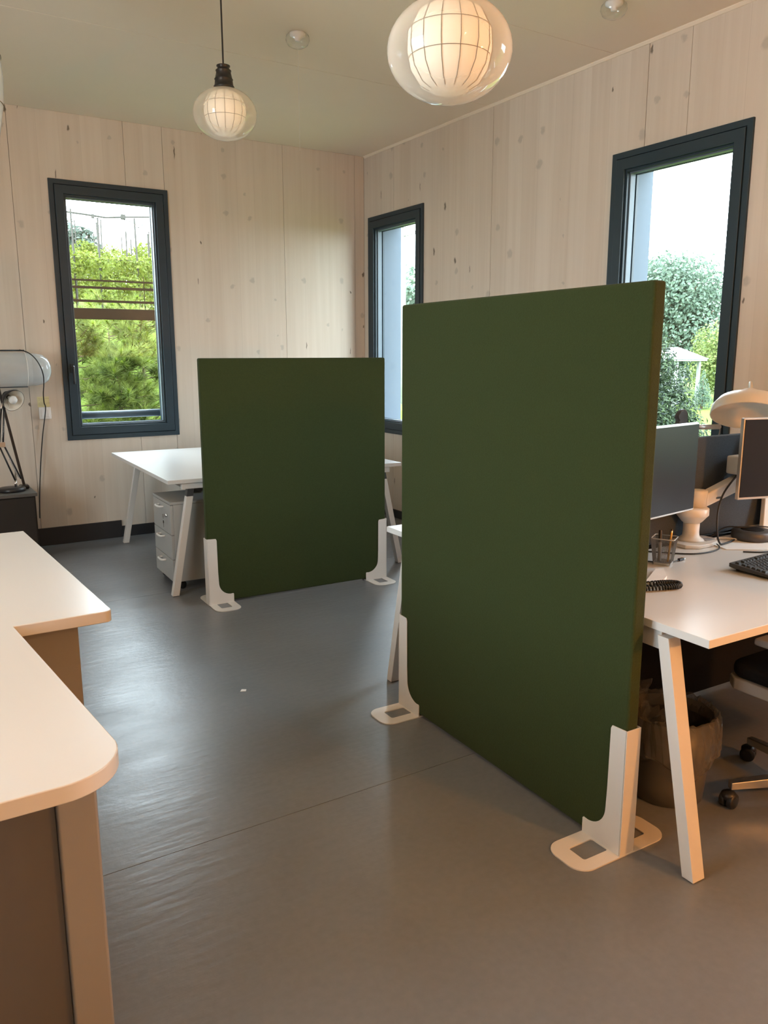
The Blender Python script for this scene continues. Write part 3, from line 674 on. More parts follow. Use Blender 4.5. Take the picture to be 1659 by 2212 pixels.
obj('seat', prism(B(), rrect(-.245, .245, -.245, .235, .06, 5), 'z', .4405, .49), M['blackmatt'], t, bevel=.018, seg=3)
for s in (-1, 1):
    obj('armrest_post', beam(B(), (s*.262, -.10, .425), (s*.275, -.06, .600), .024, .05), M['midgrey'], t, bevel=.004)
    obj('armrest', box(B(), s*.285-.035, s*.285+.035, -.17, .10, .6005, .625), M['midgrey'], t, bevel=.008)
obj('back_strut', tube(B(), bez([(0, -.10, .40), (0, -.26, .42), (0, -.31, .56)], 12), .020, 10), M['black'], t, smooth=True)
bm = B(); obj('backrest', hexa(bm, [(-.21, -.30, .56), (.21, -.30, .56), (.21, -.255, .56), (-.21, -.255, .56)], [(-.19, -.37, 1.0), (.19, -.37, 1.0), (.19, -.33, 1.0), (-.19, -.33, 1.0)]), M['blackmatt'], t, bevel=.02, seg=3)

# ------------------------------------------------------------------ far desk by the window
FA = -R_(2.1)
t = thing('bench_desk', 'white desk with slanted legs standing below the pine view window', 'desk', (-2.543, -1.905, 0), FA)
FD = 1.67
obj('worktop', box(B(), 0, .80, 0, FD, D-.025, D), M['white'], t, bevel=.0015)
obj('worktop', box(B(), .88, 1.68, 0, FD, D-.025, D), M['white'], t, bevel=.0015)
for yy, yo, xo in ((.03, -.02, .012), (FD-.03, .02, .065)):
    for xf, xt in ((xo, xo+.125), (1.68-xo, 1.68-xo-.125)):
        l = obj('leg', leg(B(), (xf, yy+yo, .003), (xt, yy, .630), .042, .046), M['whitemetal'], t, bevel=.0015)
        obj('leg_collar', leg(B(), (xt, yy, .6305), (xt+(.008 if xt < .8 else -.008), yy, .676), .040, .044), M['dkgrey'], l)
        obj('foot_pad', leg(B(), (xf, yy+yo, .0), (xf, yy+yo, .003), .036, .04), M['black'], l)
    obj('end_rail', box(B(), .09, 1.59, yy-.016, yy+.016, .677, .714), M['whitemetal'], t, bevel=.002)
for x in (.32, 1.36):
    obj('long_beam', box(B(), x-.02, x+.02, .05, FD-.05, .672, .714), M['whitemetal'], t, bevel=.002)
bm = B(); prism(bm, [(.155, .700), (.158, .655), (.175, .637), (.225, .637), (.242, .655), (.245, .700), (.240, .700), (.237, .657), (.222, .642), (.178, .642), (.163, .657), (.160, .700)], 'y', .06, FD-.06)
obj('cable_channel', bm, M['brush'], t)

# drawer pedestal
t = thing('drawer_pedestal', 'grey three drawer pedestal on castors with a key under the far desk', 'drawer unit', (-2.505, -1.80, 0), FA)
PW, PD, z0, z1 = .435, .56, .058, .583
obj('carcass', box(B(), .019, PD, 0, PW, z0, z1-.018), M['drawer'], t, bevel=.002)
obj('top_panel', box(B(), .0, PD, 0, PW, z1-.0175, z1), M['drawer'], t, bevel=.003)
zs = [(.058, .205), (.209, .366), (.370, .562)]
for i, (a, b) in enumerate(zs):
    d = obj('drawer', box(B(), 0, .0185, .002, PW-.002, a, b), M['drawer'], t, bevel=.002)
    zc = b-.030; yc = PW/2
    obj('handle', tube(B(), bez([(0, yc-.05, zc), (-.022, yc-.047, zc), (-.030, yc-.03, zc), (-.031, yc, zc), (-.030, yc+.03, zc), (-.022, yc+.047, zc), (0, yc+.05, zc)], 24),   .007, 8), M['white'], d, smooth=True)
    if i == 2:
        lk = B(); lathe(lk, [(.013, 0), (.013, .006), (.009, .012)], 20, mtx=Matrix.Translation((0, .085, b-.075)) @ Matrix.Rotation(-PI/2, 4, 'Y')); obj('lock', lk, M['chrome'], d, smooth=True)
        kb = B(); box(kb, -.030, -.012, .0835, .0865, b-.086, b-.064); tube(kb, [(-.024, .085, b-.086), (-.024, .085, b-.094)], .002, 6); obj('key', kb, M['chrome'], d)
        k2 = B(); prism(k2, [(.076, b-.105), (.094, b-.105), (.096, b-.118), (.088, b-.126), (.087, b-.150), (.083, b-.150), (.082, b-.126), (.074, b-.118)], 'x', -.0255, -.0235); obj('spare_key', k2, M['chrome'], d)
for x in (.06, PD-.06):
    for y in (.05, PW-.05): caster(t, x, y, .4)
# recessed grip on the visible side
obj('side_grip', box(B(), .24, .36, -.0012, .0, .42, .47), M['midgrey'], t)

# ------------------------------------------------------------------ counter at the left
t = thing('reception_desk', 'white L-shaped counter with a rounded corner at the left edge', 'desk', (-3.70, -4.60, 0))
def pl(x, y): return (x+3.70, y+4.60)
corner = []
for k in range(13):
    a = R_(0-90*k/12); corner.append(pl(-3.775+.125*math.cos(a)*1.0, -5.175+.128*math.sin(a)))
far = []
for k in range(5):
    a = R_(0-90*k/4); far.append(pl(-3.474+.022*math.cos(a), -4.298+.022*math.sin(a)))
outline = [pl(-4.75, -2.955), pl(-3.511, -2.967)] + far + [pl(-3.727, -4.318)] + corner + [pl(-4.75, -5.30)]
obj('worktop', prism(B(), outline, 'z', D-.036, D), M['white'], t, bevel=.003)
obj('end_panel', prism(B(), [pl(-3.762, -5.105), pl(-3.682, -5.105), pl(-3.678, -5.085), pl(-3.70, -4.38), pl(-3.762, -4.38)], 'z', .0005, D-.0365), M['taupe'], t, bevel=.006)
obj('front_panel', box(B(), -1.00, -.0635, -.49, -.47, .0005, D-.0365), M['dktaupe'], t)
obj('modesty_panel', box(B(), -1.00, -.021, .42, .445, .06, D-.0365), M['taupe'], t)
obj('end_panel', box(B(), -.02, .166, .395, .42, .0005, D-.0365), M['taupe'], t, bevel=.002)
obj('end_panel', box(B(), -.02, .166, 1.50, 1.525, .0005, D-.0365), M['taupe'], t, bevel=.002)
obj('end_panel', box(B(), -1.02, -1.0, -.60, 1.55, .0005, D-.0365), M['taupe'], t, bevel=.002)

# ------------------------------------------------------------------ left back corner: cabinet with lamps
t = thing('low_cabinet', 'low black cabinet with a worn grey top against the back wall', 'cabinet', (-3.47, -.37, 0))
obj('carcass', box(B(), -.38, .36, -.18, .20, .0005, .498), M['cabinet'], t, bevel=.003)
obj('top', box(B(), -.40, .372, -.20, .21, .4985, .523), M['cabtop'], t, bevel=.004)
obj('door', box(B(), -.37, -.012, -.196, -.181, .03, .49), M['cabinet'], t, bevel=.002)
obj('door', box(B(), -.008, .35, -.196, -.181, .03, .49), M['cabinet'], t, bevel=.002)
# architect lamp
t = thing('architect_lamp', 'black spring arm desk lamp with round head and bare bulb', 'lamp', (-3.245, -.40, .5235))
bm = B(); lathe(bm, [(.092, .0003), (.095, .006), (.095, .020), (.088, .027), (.02, .030)], 36); obj('base', bm, M['black'], t, smooth=True)
obj('swivel', tube(B(), [(.03, 0, .030), (.03, 0, .075)], .009, 10), M['chrome'], t, smooth=True)
for dx, m_ in ((0, 'black'), (.038, 'black')):
    obj('lower_rod', tube(B(), [(.03+dx, 0, .075+dx*.3), (-.055+dx*.7, 0, .335+dx*.4)], .006, 8), M[m_], t, smooth=True)
    obj('upper_rod', tube(B(), [(-.055+dx*.7, 0, .335+dx*.4), (-.022+dx*.5, -.02, .60+dx*.2)], .006, 8), M[m_], t, smooth=True)
pts = []
for i in range(140):
    f = i/139; a = i*2*PI/6; pts.append((.052-.05*f+.0055*math.cos(a), -.012+.0055*math.sin(a), .10+.14*f))
obj('spring', tube(B(), pts, .0013, 4), M['chrome'], t, smooth=True)
pts = [(-.04+.028*(i/89)+.0055*math.cos(i*2*PI/6), -.012+.0055*math.sin(i*2*PI/6), .37+.12*(i/89)) for i in range(90)]
obj('spring', tube(B(), pts, .0013, 4), M['chrome'], t, smooth=True)
obj('elbow', box(B(), -.065, -.012, -.013, .013, .325, .362), M['brush'], t, bevel=.003)
hm = Matrix.Translation((.045, -.05, .645)) @ Matrix.Rotation(R_(-58), 4, 'Y') @ Matrix.Rotation(R_(12), 4, 'X')
hd = Vector((.40, -.80, -.38)).normalized().to_track_quat('Z', 'Y').to_matrix().to_4x4(); hm = Matrix.Translation((.052, -.02, .668)) @ hd
bm = B(); lathe(bm, [(.014, -.075), (.030, -.070), (.034, -.04), (.060, -.022), (.078, .010), (.080, .030)], 36, cap=False, mtx=hm); hs = obj('head', bm, M['black'], t, smooth=True)
bm = B(); lathe(bm, [(.012, -.066), (.028, -.060), (.032, -.036), (.058, -.019), (.0755, .010), (.0775, .029)], 36, cap=False, mtx=hm); obj('reflector', bm, M['enamel'], hs, smooth=True)
bm = B(); lathe(bm, [(.012, -.03), (.015, -.015), (.027, .004), (.030, .016), (.026, .030), (.012, .040), (.002, .042)], 24, mtx=hm); obj('bulb', bm, M['paper'], t, smooth=True)
bm = B(); lathe(bm, [(.014, -.060), (.016, -.031)], 16, mtx=hm); obj('lamp_holder', bm, M['black'], t, smooth=True)
obj('neck', tube(B(), bez([(-.022, -.02, .60), (-.01, -.015, .635), (.012, .01, .655), (.030, .035, .692)], 14), .007, 8), M['brush'], t, smooth=True)
obj('wire', tube(B(), bez([(.02, .03, .66), (.03, -.01, .62), (.016, -.02, .58), (.028, -.02, .565)], 16), .0018, 6), M['brush'], t, smooth=True)
# paper shade lamp with rod
t = thing('paper_shade_lamp', 'lamp with a wide white rounded paper shade on a black slanted rod', 'lamp', (-3.20, -.30, .5235))
obj('base', box(B(), .02, .085, -.05, .03, .0004, .028), M['black'], t, bevel=.010, seg=3)
obj('rod', beam(B(), (.052, -.01, .026), (-.055, .03, .742), .018, .018), M['black'], t)
RX = Matrix.Translation((-.36, .06, .872)) @ Matrix.Rotation(PI/2, 4, 'Y')
prof = [(.02, -.30), (.08, -.29), (.122, -.24), (.128, -.14), (.128, .34), (.126, .50), (.113, .56), (.100, .590)]
bm = B(); lathe(bm, prof, 48, cap=False, mtx=RX); sh = obj('shade', bm, M['shade'], t, smooth=True)
bm = B(); lathe(bm, [(.116, .50), (.120, .56), (.110, .615), (.085, .652), (.045, .672), (.002, .676)], 40, cap=False, mtx=RX); obj('end_cap', bm, M['shade'], sh, smooth=True)
for q in (.500, .575, .30):
    bm = B(); rr = {.5: .1275, .575: .109, .30: .1290}[q]
    tube(bm, [RX @ Vector((rr*math.cos(2*PI*k/40), rr*math.sin(2*PI*k/40), q)) for k in range(41)], .0022, 6, False); obj('hoop', bm, M['paper'], sh, smooth=True)
obj('top_bar', tube(B(), [(-.50, .0, 1.008), (.135, .0, 1.010)], .006, 8), M['black'], t, smooth=True)
obj('lower_bar', tube(B(), [(-.50, -.02, .742), (.14, .0, .748)], .004, 8), M['black'], t, smooth=True)
obj('hanger', tube(B(), [(-.25, .0, 1.010), (-.25, .0, .742)], .005, 8), M['black'], t, smooth=True)
obj('hanger', tube(B(), [(-.062, .02, .742), (-.062, .028, .742), (-.055, .03, .735)], .006, 8), M['black'], t, smooth=True)
obj('cord', tube(B(), bez([(.104, 0, 1.014), (.152, -.05, .995), (.191, -.082, .955), (.222, -.09, .896), (.240, -.07, .834), (.250, 0, .765), (.260, .12, .690), (.276, .22, .618), (.289, .262, .56), (.253, .262, .365), (.222, .262, .15), (.197, .262, -.07), (.180, .262, -.29)], 78), .0042, 7), M['cord'], t, smooth=True)

# switch and note on the back wall
t = thing('light_switch', 'square white light switch on the back wall', 'switch', (-2.912, 0, 1.055))
obj('plate', box(B(), -.044, .044, -.009, -.0006, -.046, .046), M['paper'], t, bevel=.003)
obj('rocker', box(B(), -.030, -.001, -.013, -.0095, -.030, .030), M['paper'], t, bevel=.002)
obj('rocker', box(B(), .001, .030, -.013, -.0095, -.030, .030), M['paper'], t, bevel=.002)
t = thing('sticky_note', 'yellow handwritten sticky note above the light switch', 'note', (-2.916, 0, 1.102))
obj('paper', hexa(B(), [(-.044, -.0022, 0), (.043, -.0022, .002), (.043, -.0014, .002), (-.044, -.0014, 0)], [(-.045, -.0015, .080), (.042, -.0015, .081), (.042, -.0006, .081), (-.045, -.0006, .080)]), M['yellow'], t)
rn = random.Random(5); bm = B()
for zz, words in ((.067, 5), (.056, 3), (.040, 2), (.030, 5), (.020, 4), (.012, 3)):
    x = -.036 + (.012 if words == 2 else 0)
    for q in range(words):
        L_ = rn.uniform(.008, .016)
        tube(bm, [(x+L_*k/6, -.0027, zz+(.0016 if k % 2 else -.0016)+rn.uniform(-.0006, .0006)) for k in range(7)], .0005, 3); x += L_+.004
obj('handwriting', bm, M['ink'], t, kind='stuff')

# ------------------------------------------------------------------ pendant lamps
def pendant(label, loc, power=None, col=(1, .56, .24)):
    t = thing('pendant_lamp', label, 'lamp', loc, .3, 'globe pendants')
    a, bz = .160, .124
    prof = [(.040, bz*.985)] + [(a*math.sin(th), bz*math.cos(th)) for th in [R_(16+k*8) for k in range(20)]] + [(.02, -bz*.997), (.001, -bz)]
    bm = B(); lathe(bm, prof, 56, cap=False); obj('glass_globe', bm, M['globe'], t, smooth=True)
    dp = [(.052, .104), (.085, .085), (.106, .045), (.108, .0), (.098, -.045), (.075, -.080), (.050, -.094), (.002, -.096)]
    bm = B(); lathe(bm, dp, 48, cap=False); df = obj('diffuser', bm, M['globe'] if power else M['diff'], t, smooth=True)
    for k in range(14):
        an = 2*PI*k/14
        obj('rib', tube(B(), [((r+.0012)*math.cos(an), (r+.0012)*math.sin(an), z) for r, z in dp[:-1]], .0011, 5), M['rib'], df)
    for z, r in ((.045, .1062), (-.02, .1050)):
        obj('hoop', tube(B(), [((r+.001)*math.cos(2*PI*k/40), (r+.001)*math.sin(2*PI*k/40), z) for k in range(41)], .0009, 5, False), M['rib'], df)
    bm = B(); lathe(bm, [(.052, .118), (.052, .128), (.047, .134), (.044, .158), (.047, .162), (.043, .166), (.036, .196), (.039, .200), (.039, .204), (.033, .207), (.028, .216), (.034, .222), (.034, .226), (.010, .230)], 32)
    obj('socket', bm, M['black'], t, smooth=True)
    top = H - .0008 - loc[2]
    obj('cord', tube(B(), [(0, 0, .230), (0, 0, top-.03)], .0042, 8), M['cord'], t)
    bm = B(); lathe(bm, [(.012, top-.05), (.045, top-.03), (.052, top)], 28); obj('ceiling_rose', bm, M['black'], t, smooth=True)
    if power:
        l = bpy.data.lights.new('unseen_pendant_light', 'POINT'); l.energy = power; l.color = col; l.shadow_soft_size = .05  # point light, only in the pendants out of view
        o = bpy.data.objects.new('unseen_pendant_light', l); C.objects.link(o); o.parent = t; o.location = (0, 0, -.01)
    return t
pendant('smaller looking globe pendant on a black cord, above the smaller green divider', (-2.354, -2.60, 2.697), None)
pendant('larger looking globe pendant nearest the camera, top cut off by the frame', (-2.655, -4.92, 2.262), None)
pendant('unseen globe pendant hung low for the orange light on the desk front', (-1.5, -7.3, 1.32), 120, (1, .37, .07))  # unseen lamp, kept low to throw orange light on upright faces
pendant('globe pendant added at the unseen back of the room as warm fill light', (-3.2, -8.3, 2.4), 62, (1, .60, .29))  # added behind the camera for warm ambient light
pendant('globe pendant added over the unseen left part of the room as fill light', (-5.4, -4.6, 2.4), 40, (1, .66, .36))  # added out of view to lift the light from the left

# long paper lantern at the left edge
t = thing('paper_lantern', 'tall white paper lantern just touching the left edge of the photo', 'lamp', (-3.688, -2.98, 2.53))
pf = [(.10, -.30), (.185, -.27), (.215, -.20), (.245, -.05), (.252, .04), (.245, .14), (.222, .25), (.20, .295), (.10, .305)]
bm = B(); lathe(bm, pf, 56); obj('shade', bm, M['shade'], t, smooth=True)
for z, r in ((-.06, .245), (.12, .2485), (-.20, .217), (.22, .232)):
    obj('hoop', tube(B(), [(r*math.cos(2*PI*k/48), r*math.sin(2*PI*k/48), z) for k in range(49)], .0016, 5, False), M['rib'], t)
obj('cord', tube(B(), [(0, 0, .306), (0, 0, H-2.53-.001)], .004, 8), M['cord'], t)

# clear domes on the ceiling
for i, (x, y, lab) in enumerate(((-1.775, -2.275, 'small clear glass dome fitting on the ceiling, with a faint thread below'), (-.565, -3.50, 'small clear glass dome fitting on the ceiling at the top edge of the photo'))):
    t = thing('ceiling_fitting', lab, 'fitting', (x, y, H), 0, 'clear ceiling domes')
    bm = B(); lathe(bm, [(.045, -.0006), (.045, -.012), (.030, -.020), (.016, -.03), (.016, -.04), (.004, -.042)], 28); obj('base', bm, M['paper'], t, smooth=True)
    bm = B(); lathe(bm, [(.052, -.0008), (.066, -.018), (.068, -.038), (.056, -.062), (.030, -.076), (.002, -.080)], 32, cap=False); obj('dome', bm, M['clear'], t, smooth=True)
    if i == 0: obj('thread', tube(B(), [(0, 0, -.08), (0, 0, -.62)], .0008, 5), M['paper'], t)

# ------------------------------------------------------------------ outdoors
def sstep(a, b, v):
    v = max(0, min(1, (v-a)/(b-a))); return v*v*(3-2*v)
def ground(x, y):
    base = -1.5 + 1.2*sstep(3, 24, x)
    hill = 3.6*sstep(3.6, 5.2, y) + 1.1*sstep(5.2, 14, y) + .8*sstep(14, 40, y)
    return base + hill*(1-sstep(1.5, 7, x))
gx = [-30, -20, -14, -10, -8, -6, -4, -3, -2, -1, 0, .31, 1.5, 3, 4.5, 6, 7.5, 9, 12, 16, 20, 24, 30, 40, 60, 90]
gy = [-40, -20, -10, -4, 0, .31, 2, 3.3, 3.8, 4.3, 4.8, 5.3, 6, 7, 8, 10, 12, 15, 20, 26, 34, 45, 70]
bm = B(); gv = {}
for i, x in enumerate(gx):
    for j, y in enumerate(gy): gv[i, j] = bm.verts.new((x, y, ground(x, y)))
for i in range(len(gx)-1):
    for j in range(len(gy)-1):
        if gx[i+1] <= .31 and gy[j+1] <= .31: continue
        bm.faces.new((gv[i, j], gv[i+1, j], gv[i+1, j+1], gv[i, j+1]))
lw = obj('lawn', bm, M['lawn'], smooth=True); lw['kind'] = 'structure'
bw = struct('wall_foundation'); obj('plinth', box(B(), XL, .3, YF, .3, -1.6, -.125), M['reveal'], bw)

def leaf_mesh(n, blobs, size, rng, aspect=1.6):
    vs, fs = [], []
    tot = sum(b[3]**2 for b in blobs)
    for (x, y, z, r, *k) in blobs:
        sq = k[0] if k else 1.0
        for _ in range(int(n*r*r/tot)):
            d = Vector((rng.gauss(0, 1), rng.gauss(0, 1), rng.gauss(0, 1))).normalized(); rad = r*(rng.uniform(.45, 1.0)**.5)*rng.uniform(.88, 1.08)
            p = Vector((x, y, z)) + Vector((d.x*rad, d.y*rad, d.z*rad*sq))
            nrm = (d + Vector((rng.gauss(0, .6), rng.gauss(0, .6), rng.gauss(0, .6)+.4))).normalized(); s, u = frame_at(nrm)
            a = rng.uniform(0, 2*PI); s2 = s*math.cos(a)+u*math.sin(a); u2 = u*math.cos(a)-s*math.sin(a); L_ = size*rng.uniform(.6, 1.3)
            i = len(vs); vs += [p - s2*L_/2, p + u2*L_/2/aspect + nrm*L_*.12, p + s2*L_/2, p - u2*L_/2/aspect + nrm*L_*.12]; fs.append((i, i+1, i+2, i+3))
    me = bpy.data.meshes.new('foliage'); me.from_pydata(vs, [], fs); me.update(); return me
def tree(name, label, x, y, ztop, r, m_, n, size, seed, cat='tree', group=None, squash=1.0, zb=None):
    rng = random.Random(seed); g0 = ground(x, y); t = thing(name, label, cat, (x, y, g0), 0, group)
    zt = ztop-g0; zb = (zt*.28) if zb is None else zb
    zc = (zt+zb)/2; hz = (zt-zb)/2; blobs = []
    for k in range(16):
        a = rng.uniform(0, 2*PI); f = rng.uniform(-.75, .75); rr = r*math.sqrt(max(.05, 1-f*f))*.55
        blobs.append((rr*math.cos(a), rr*math.sin(a), zc+f*hz*.85, r*rng.uniform(.34, .52), squash))
    blobs.append((0, 0, zc+hz*.55, r*.5, squash)); blobs.append((0, 0, zc, r*.6, squash))
    obj('foliage', leaf_mesh(n, blobs, size, rng), M[m_], t, kind='stuff')
    bm = B(); tube(bm, [(0, 0, 0), (.04*r, .02*r, zb), (0, 0, zc), (.03*r, -.03*r, zc+hz*.5)], [.07*r+.03, .055*r+.02, .04*r+.01, .01*r], 9); tr_ = obj('trunk', bm, M['bark'], t, smooth=True)
    bm = B()
    for k in range(9):
        a = k*2.4; zz = zb+(zc-zb)*(k/9)*1.2; tube(bm, [(0, 0, zz), (.3*r*math.cos(a), .3*r*math.sin(a), zz+.22*hz), (.7*r*math.cos(a), .7*r*math.sin(a), zz+.6*hz)], [.03*r, .018*r, .005*r], 6)
    obj('branches', bm, M['bark'], tr_, smooth=True)
    return t
tree('garden_tree', 'big bushy broadleaf tree beyond the lawn in the right window', 30, 20.6, 5.7, 3.9, 'leafA', 34000, .19, 1, zb=1.2)
tree('garden_tree', 'yellow-green leafy tree right of the white garden pavilion', 24.5, 13.1, 2.3, 1.75, 'leafB', 12000, .12, 2, zb=.3)
tree('garden_tree', 'faint tall tree at the far left of the right window view', 48, 41, 9.0, 2.2, 'leafE', 1500, .34, 3, zb=4)
tree('garden_tree', 'green tree seen through the narrow middle window', 16, 22.2, 5.2, 2.6, 'leafA', 8000, .24, 4, zb=1.0)
tree('garden_tree', 'blue-green tree above the vines at the left of the pine view window', 1.3, 20.0, 5.45, 1.0, 'leafE', 3500, .16, 5, zb=.2)
tree('garden_tree', 'small round tree above the vines near the middle of the pine view window', 3.0, 22.0, 4.9, .8, 'leafE', 2200, .15, 6, zb=.2)
tree('garden_tree', 'bright green tree above the vines at the right of the pine view window', 3.05, 16.0, 4.75, .95, 'leafD', 3000, .16, 8, zb=.2)
tree('garden_tree', 'broadleaf tree right of the yellow-green tree, outside the framed view', 36, 10.0, 5.2, 3.4, 'leafA', 5000, .30, 41, zb=.8)
tree('garden_tree', 'broadleaf tree at the far right end of the lawn, outside the framed view', 34, 1.5, 4.6, 3.2, 'leafE', 5000, .30, 42, zb=.8)
tree('garden_tree', 'broadleaf tree left of the big bushy tree, hidden by the wall', 31, 31.5, 5.8, 3.6, 'leafA', 5000, .30, 43, zb=.8)
# dark conifer shrub and clipped cone
def cone_shrub(name, label, x, y, ht, r, m_, n, size, seed):
    rng = random.Random(seed); g0 = ground(x, y); t = thing(name, label, 'shrub', (x, y, g0)); blobs = []
    for k in range(26):
        f = k/25; a = k*2.4; rr = r*(1-f)**.7; blobs.append((rr*.5*math.cos(a), rr*.5*math.sin(a), .12*ht+f*ht*.84, max(.05, rr*.62)))
    obj('foliage', leaf_mesh(n, blobs, size, rng, 2.6), M[m_], t, kind='stuff')
    obj('stem', tube(B(), [(0, 0, 0), (0, 0, ht*.8)], [.05, .01], 8), M['bark'], t, smooth=True); return t
cone_shrub('conifer_shrub', 'dark conifer shrub at the left of the right window view', 6.2, 1.62, 3.45, 1.15, 'leafC', 34000, .075, 11)
cone_shrub('clipped_cone_shrub', 'small clipped green cone shrub standing on the lawn', 20.5, 11.35, 1.35, .36, 'leafA', 2200, .07, 12)
# white pavilion
gz = ground(20.8, 12.95)
t = thing('garden_pavilion', 'small white garden pavilion with hipped roof beyond the conifer shrub', 'pavilion', (20.8, 12.95, gz))
ez = 1.25-gz
for x in (-.62, .62):
    for y in (-.68, .68): obj('post', box(B(), x-.05, x+.05, y-.05, y+.05, 0, ez), M['gwhite'], t)
obj('eaves', box(B(), -.86, .86, -.86, .86, ez, ez+.08), M['gwhite'], t, bevel=.02)
obj('roof', hexa(B(), [(-.90, -.90, ez+.081), (.90, -.90, ez+.081), (.90, .90, ez+.081), (-.90, .90, ez+.081)], [(-.16, -.12, ez+.50), (.16, -.12, ez+.50), (.16, .12, ez+.50), (-.16, .12, ez+.50)]), M['gwhite'], t)
obj('wall_panel', box(B(), .55, .58, -.10, .62, .0, ez-.25), M['gwhite'], t)
obj('rail', box(B(), -.66, -.60, -.62, .62, .78, .84), M['gwhite'], t)
t = thing('neighbour_house', 'distant house with a faded pink roof behind the trees', 'house', (52, 33.5, ground(52, 33.5)))
obj('wall', box(B(), -3, 3, -3.2, 3.2, 0, 3.2), M['gwhite'], t)
obj('roof', prism(B(), [(-3.8, 3.2), (3.8, 3.2), (0, 4.9)], 'x', -3.4, 3.4), M['rooft'], t)
for y in (-1.6, 1.2):
    wn = obj('window', box(B(), -3.05, -3.001, y, y+.9, 1.2, 2.4), M['gwhite'], t); obj('pane', box(B(), -3.06, -3.051, y+.08, y+.82, 1.28, 2.32), M['screen'], wn)
t = thing('utility_pole', 'pale utility pole seen through the narrow middle window', 'pole', (12.2, 17.9, ground(12.2, 17.9)))
obj('pole', tube(B(), [(0, 0, 0), (0, 0, 9.0)], [.11, .08], 10), M['midgrey'], t, smooth=True)
obj('crossarm', box(B(), -.05, .05, -.9, .9, 6.6, 6.7), M['midgrey'], t)

# fence outside window 1
FY = 1.5
t = thing('rail_fence', 'dark timber rail fence with one broad board in front of the pines', 'fence', (-1.9, FY, 0))
gz = ground(-1.9, FY)
for z, h in ((2.205, .016), (2.138, .022), (2.012, .022)):
    obj('rail', box(B(), -1.6, 1.7, -.012, .012, z-h/2, z+h/2), M['fence'], t)
obj('broad_board', box(B(), -1.6, 1.7, -.025, .013, 1.840, 1.943), M['fence'], t, bevel=.003)
for x in (-1.5, 1.6): obj('post', box(B(), x-.045, x+.045, .014, .10, gz, 2.30), M['fence'], t, bevel=.004)
for x in (-.405, .245): obj('upright', tube(B(), [(x, .016, 1.85), (x, .016, 2.26)], .004, 6), M['fence'], t)
# pines
def pine(label, x, y, top, seed, spread):
    rng = random.Random(seed); g0 = ground(x, y); t = thing('pine_shrub', label, 'shrub', (x, y, g0), 0, 'pines outside the window')
    ht = top-g0
    bm = B(); tube(bm, [(0, 0, 0), (.03, .02, ht*.5), (0, 0, ht*.93)], [.035, .024, .006], 9); tk = obj('trunk', bm, M['bark'], t, smooth=True)
    bb = B(); vs = {0: [], 1: []}; fs = {0: [], 1: []}
    for k in range(170):
        f = rng.uniform(.30, 1.0); a = rng.uniform(0, 2*PI) if k < 70 else rng.uniform(PI*1.05, PI*1.95); L_ = spread*(1.1-f*.55)*rng.uniform(.45, 1.0); z0_ = ht*f*.93
        d = Vector((math.cos(a), math.sin(a), rng.uniform(.10, .55))).normalized(); tip = Vector((0, 0, z0_)) + d*L_
        tube(bb, [(0, 0, z0_), Vector((0, 0, z0_)) + d*L_*.5 + Vector((0, 0, -.02)), tip], [.006, .0045, .002], 5)
        for q in range(3):
            base = Vector((0, 0, z0_)) + d*L_*(1-.24*q) + Vector((rng.uniform(-.05, .05), rng.uniform(-.05, .05), rng.uniform(-.03, .05)))
            ax_ = (d + Vector((rng.uniform(-.5, .5), rng.uniform(-.5, .5), rng.uniform(.1, .9)))).normalized(); s, u = frame_at(ax_); NL = rng.uniform(.10, .165)
            young = 1 if (q == 0 and rng.random() < .7) else 0
            for n in range(56):
                an = rng.uniform(0, 2*PI); op = rng.uniform(.15, 1.25); nd = ax_*math.cos(op) + (s*math.cos(an)+u*math.sin(an))*math.sin(op); p0 = base + ax_*rng.uniform(-.05, .03)
                sd_ = nd.cross(Vector((rng.gauss(0, 1), rng.gauss(0, 1), rng.gauss(0, 1)))).normalized()*.0028; tip_ = p0 + nd*NL*rng.uniform(.8, 1.1) + Vector((0, 0, -.008))
                c_ = 0; i = len(vs[c_]); vs[c_] += [p0-sd_, p0+sd_, tip_]; fs[c_].append((i, i+1, i+2))
            if young:
                for n in range(26):
                    an = rng.uniform(0, 2*PI); op = rng.uniform(.05, .5); nd = ax_*math.cos(op) + (s*math.cos(an)+u*math.sin(an))*math.sin(op); p0 = base + ax_*rng.uniform(0, .045)
                    sd_ = nd.cross(Vector((rng.gauss(0, 1), rng.gauss(0, 1), rng.gauss(0, 1)))).normalized()*.004; i = len(vs[1]); vs[1] += [p0-sd_, p0+sd_, p0+nd*.055]; fs[1].append((i, i+1, i+2))
    obj('branches', bb, M['bark'], tk, smooth=True)
    for c_, nm in ((0, 'needles'), (1, 'young_shoots')):
        me = bpy.data.meshes.new(nm); me.from_pydata(vs[c_], [], fs[c_]); me.update(); obj(nm, me, M['needle'] if c_ == 0 else M['shoot'], t, kind='stuff')
pine('bushy long-needled pine filling the left of the back window view', -2.15, 2.65, 2.16, 21, .80)
pine('bushy long-needled pine filling the right of the back window view', -1.35, 2.85, 2.22, 22, .85)
pine('lower long-needled pine between the other two, close to the fence', -1.80, 2.15, 1.72, 23, .55)
pine('pale long-needled pine standing behind the other pines', -1.55, 3.55, 2.35, 24, .80)
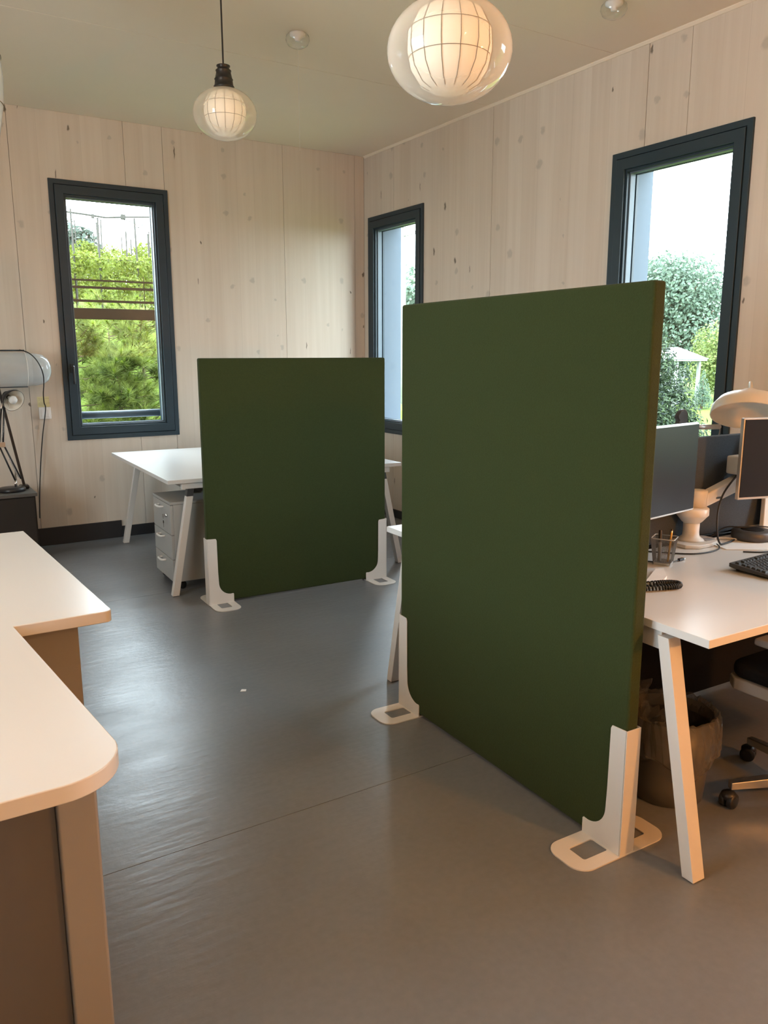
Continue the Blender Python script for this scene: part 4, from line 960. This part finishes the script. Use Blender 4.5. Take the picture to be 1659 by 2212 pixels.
# vines on the bank
def vine_row(label, y, x0, x1, seed):
    rng = random.Random(seed); t = thing('vine_row', label, 'vines', ((x0+x1)/2, y, 0), 0, 'vine rows on the bank'); xm = (x0+x1)/2; blobs = []
    n = int((x1-x0)/.16)
    for k in range(n):
        x = x0+(x1-x0)*(k+.5)/n; g0 = ground(x, y)
        for q in range(3): blobs.append((x-xm+rng.uniform(-.06, .06), rng.uniform(-.10, .10), g0+.22+q*.22+rng.uniform(-.05, .08), rng.uniform(.10, .17)))
    obj('foliage', leaf_mesh(n*420, blobs, .055, rng), M['leafD'], t, kind='stuff')
    x = x0+.1
    while x < x1:
        g0 = ground(x, y); obj('stake', tube(B(), [(x-xm, 0, g0-.05), (x-xm+rng.uniform(-.02, .02), 0, g0+rng.uniform(1.0, 1.42))], .013, 6), M['stake'], t); x += rng.uniform(.30, .62)
    for zz in (.45, .75): obj('wire', tube(B(), [(x0-xm, 0, ground(x0, y)+zz), (x1-xm, 0, ground(x1, y)+zz)], .004, 5), M['stake'], t)
vine_row('nearest row of bright green vines on the bank', 5.6, -2.4, 1.0, 31)
vine_row('second row of bright green vines on the bank', 7.4, -2.2, 1.6, 32)
vine_row('third row of bright green vines on the bank', 9.6, -1.6, 2.4, 33)
vine_row('farthest row of bright green vines on the bank', 12.4, -1.2, 3.4, 34)
# overhead cable
t = thing('overhead_cable', 'overhead cable with fittings crossing the sky in the pine view window', 'cable', (-.3, 8.0, 3.84))
obj('wire', tube(B(), bez([(-6, 0, .35), (-.75, 0, .012), (.67, 0, .045), (7, 0, .6)], 40), .017, 6), M['stake'], t)
obj('clamp', box(B(), -.35, -.30, -.02, .02, -.06, .01), M['stake'], t, bevel=.008)
obj('splice', box(B(), .14, .22, -.03, .03, -.035, .05), M['stake'], t, bevel=.012)
obj('wire', tube(B(), bez([(.18, 0, -.02), (.35, 0, -.075), (.60, 0, -.10), (2.4, 0, .02), (7, 0, .5)], 40), .007, 6), M['stake'], t)
obj('wire', tube(B(), bez([(.18, 0, -.02), (.30, 0, -.12), (.44, 0, -.15), (.62, 0, -.135), (2.4, 0, -.10), (7, 0, .4)], 40), .006, 6), M['stake'], t)
for s in (-6.2, 7.2):
    obj('support_pole', tube(B(), [(s, 0, ground(-.3+s, 8)-3.84), (s, 0, .9)], .07, 8), M['stake'], t)
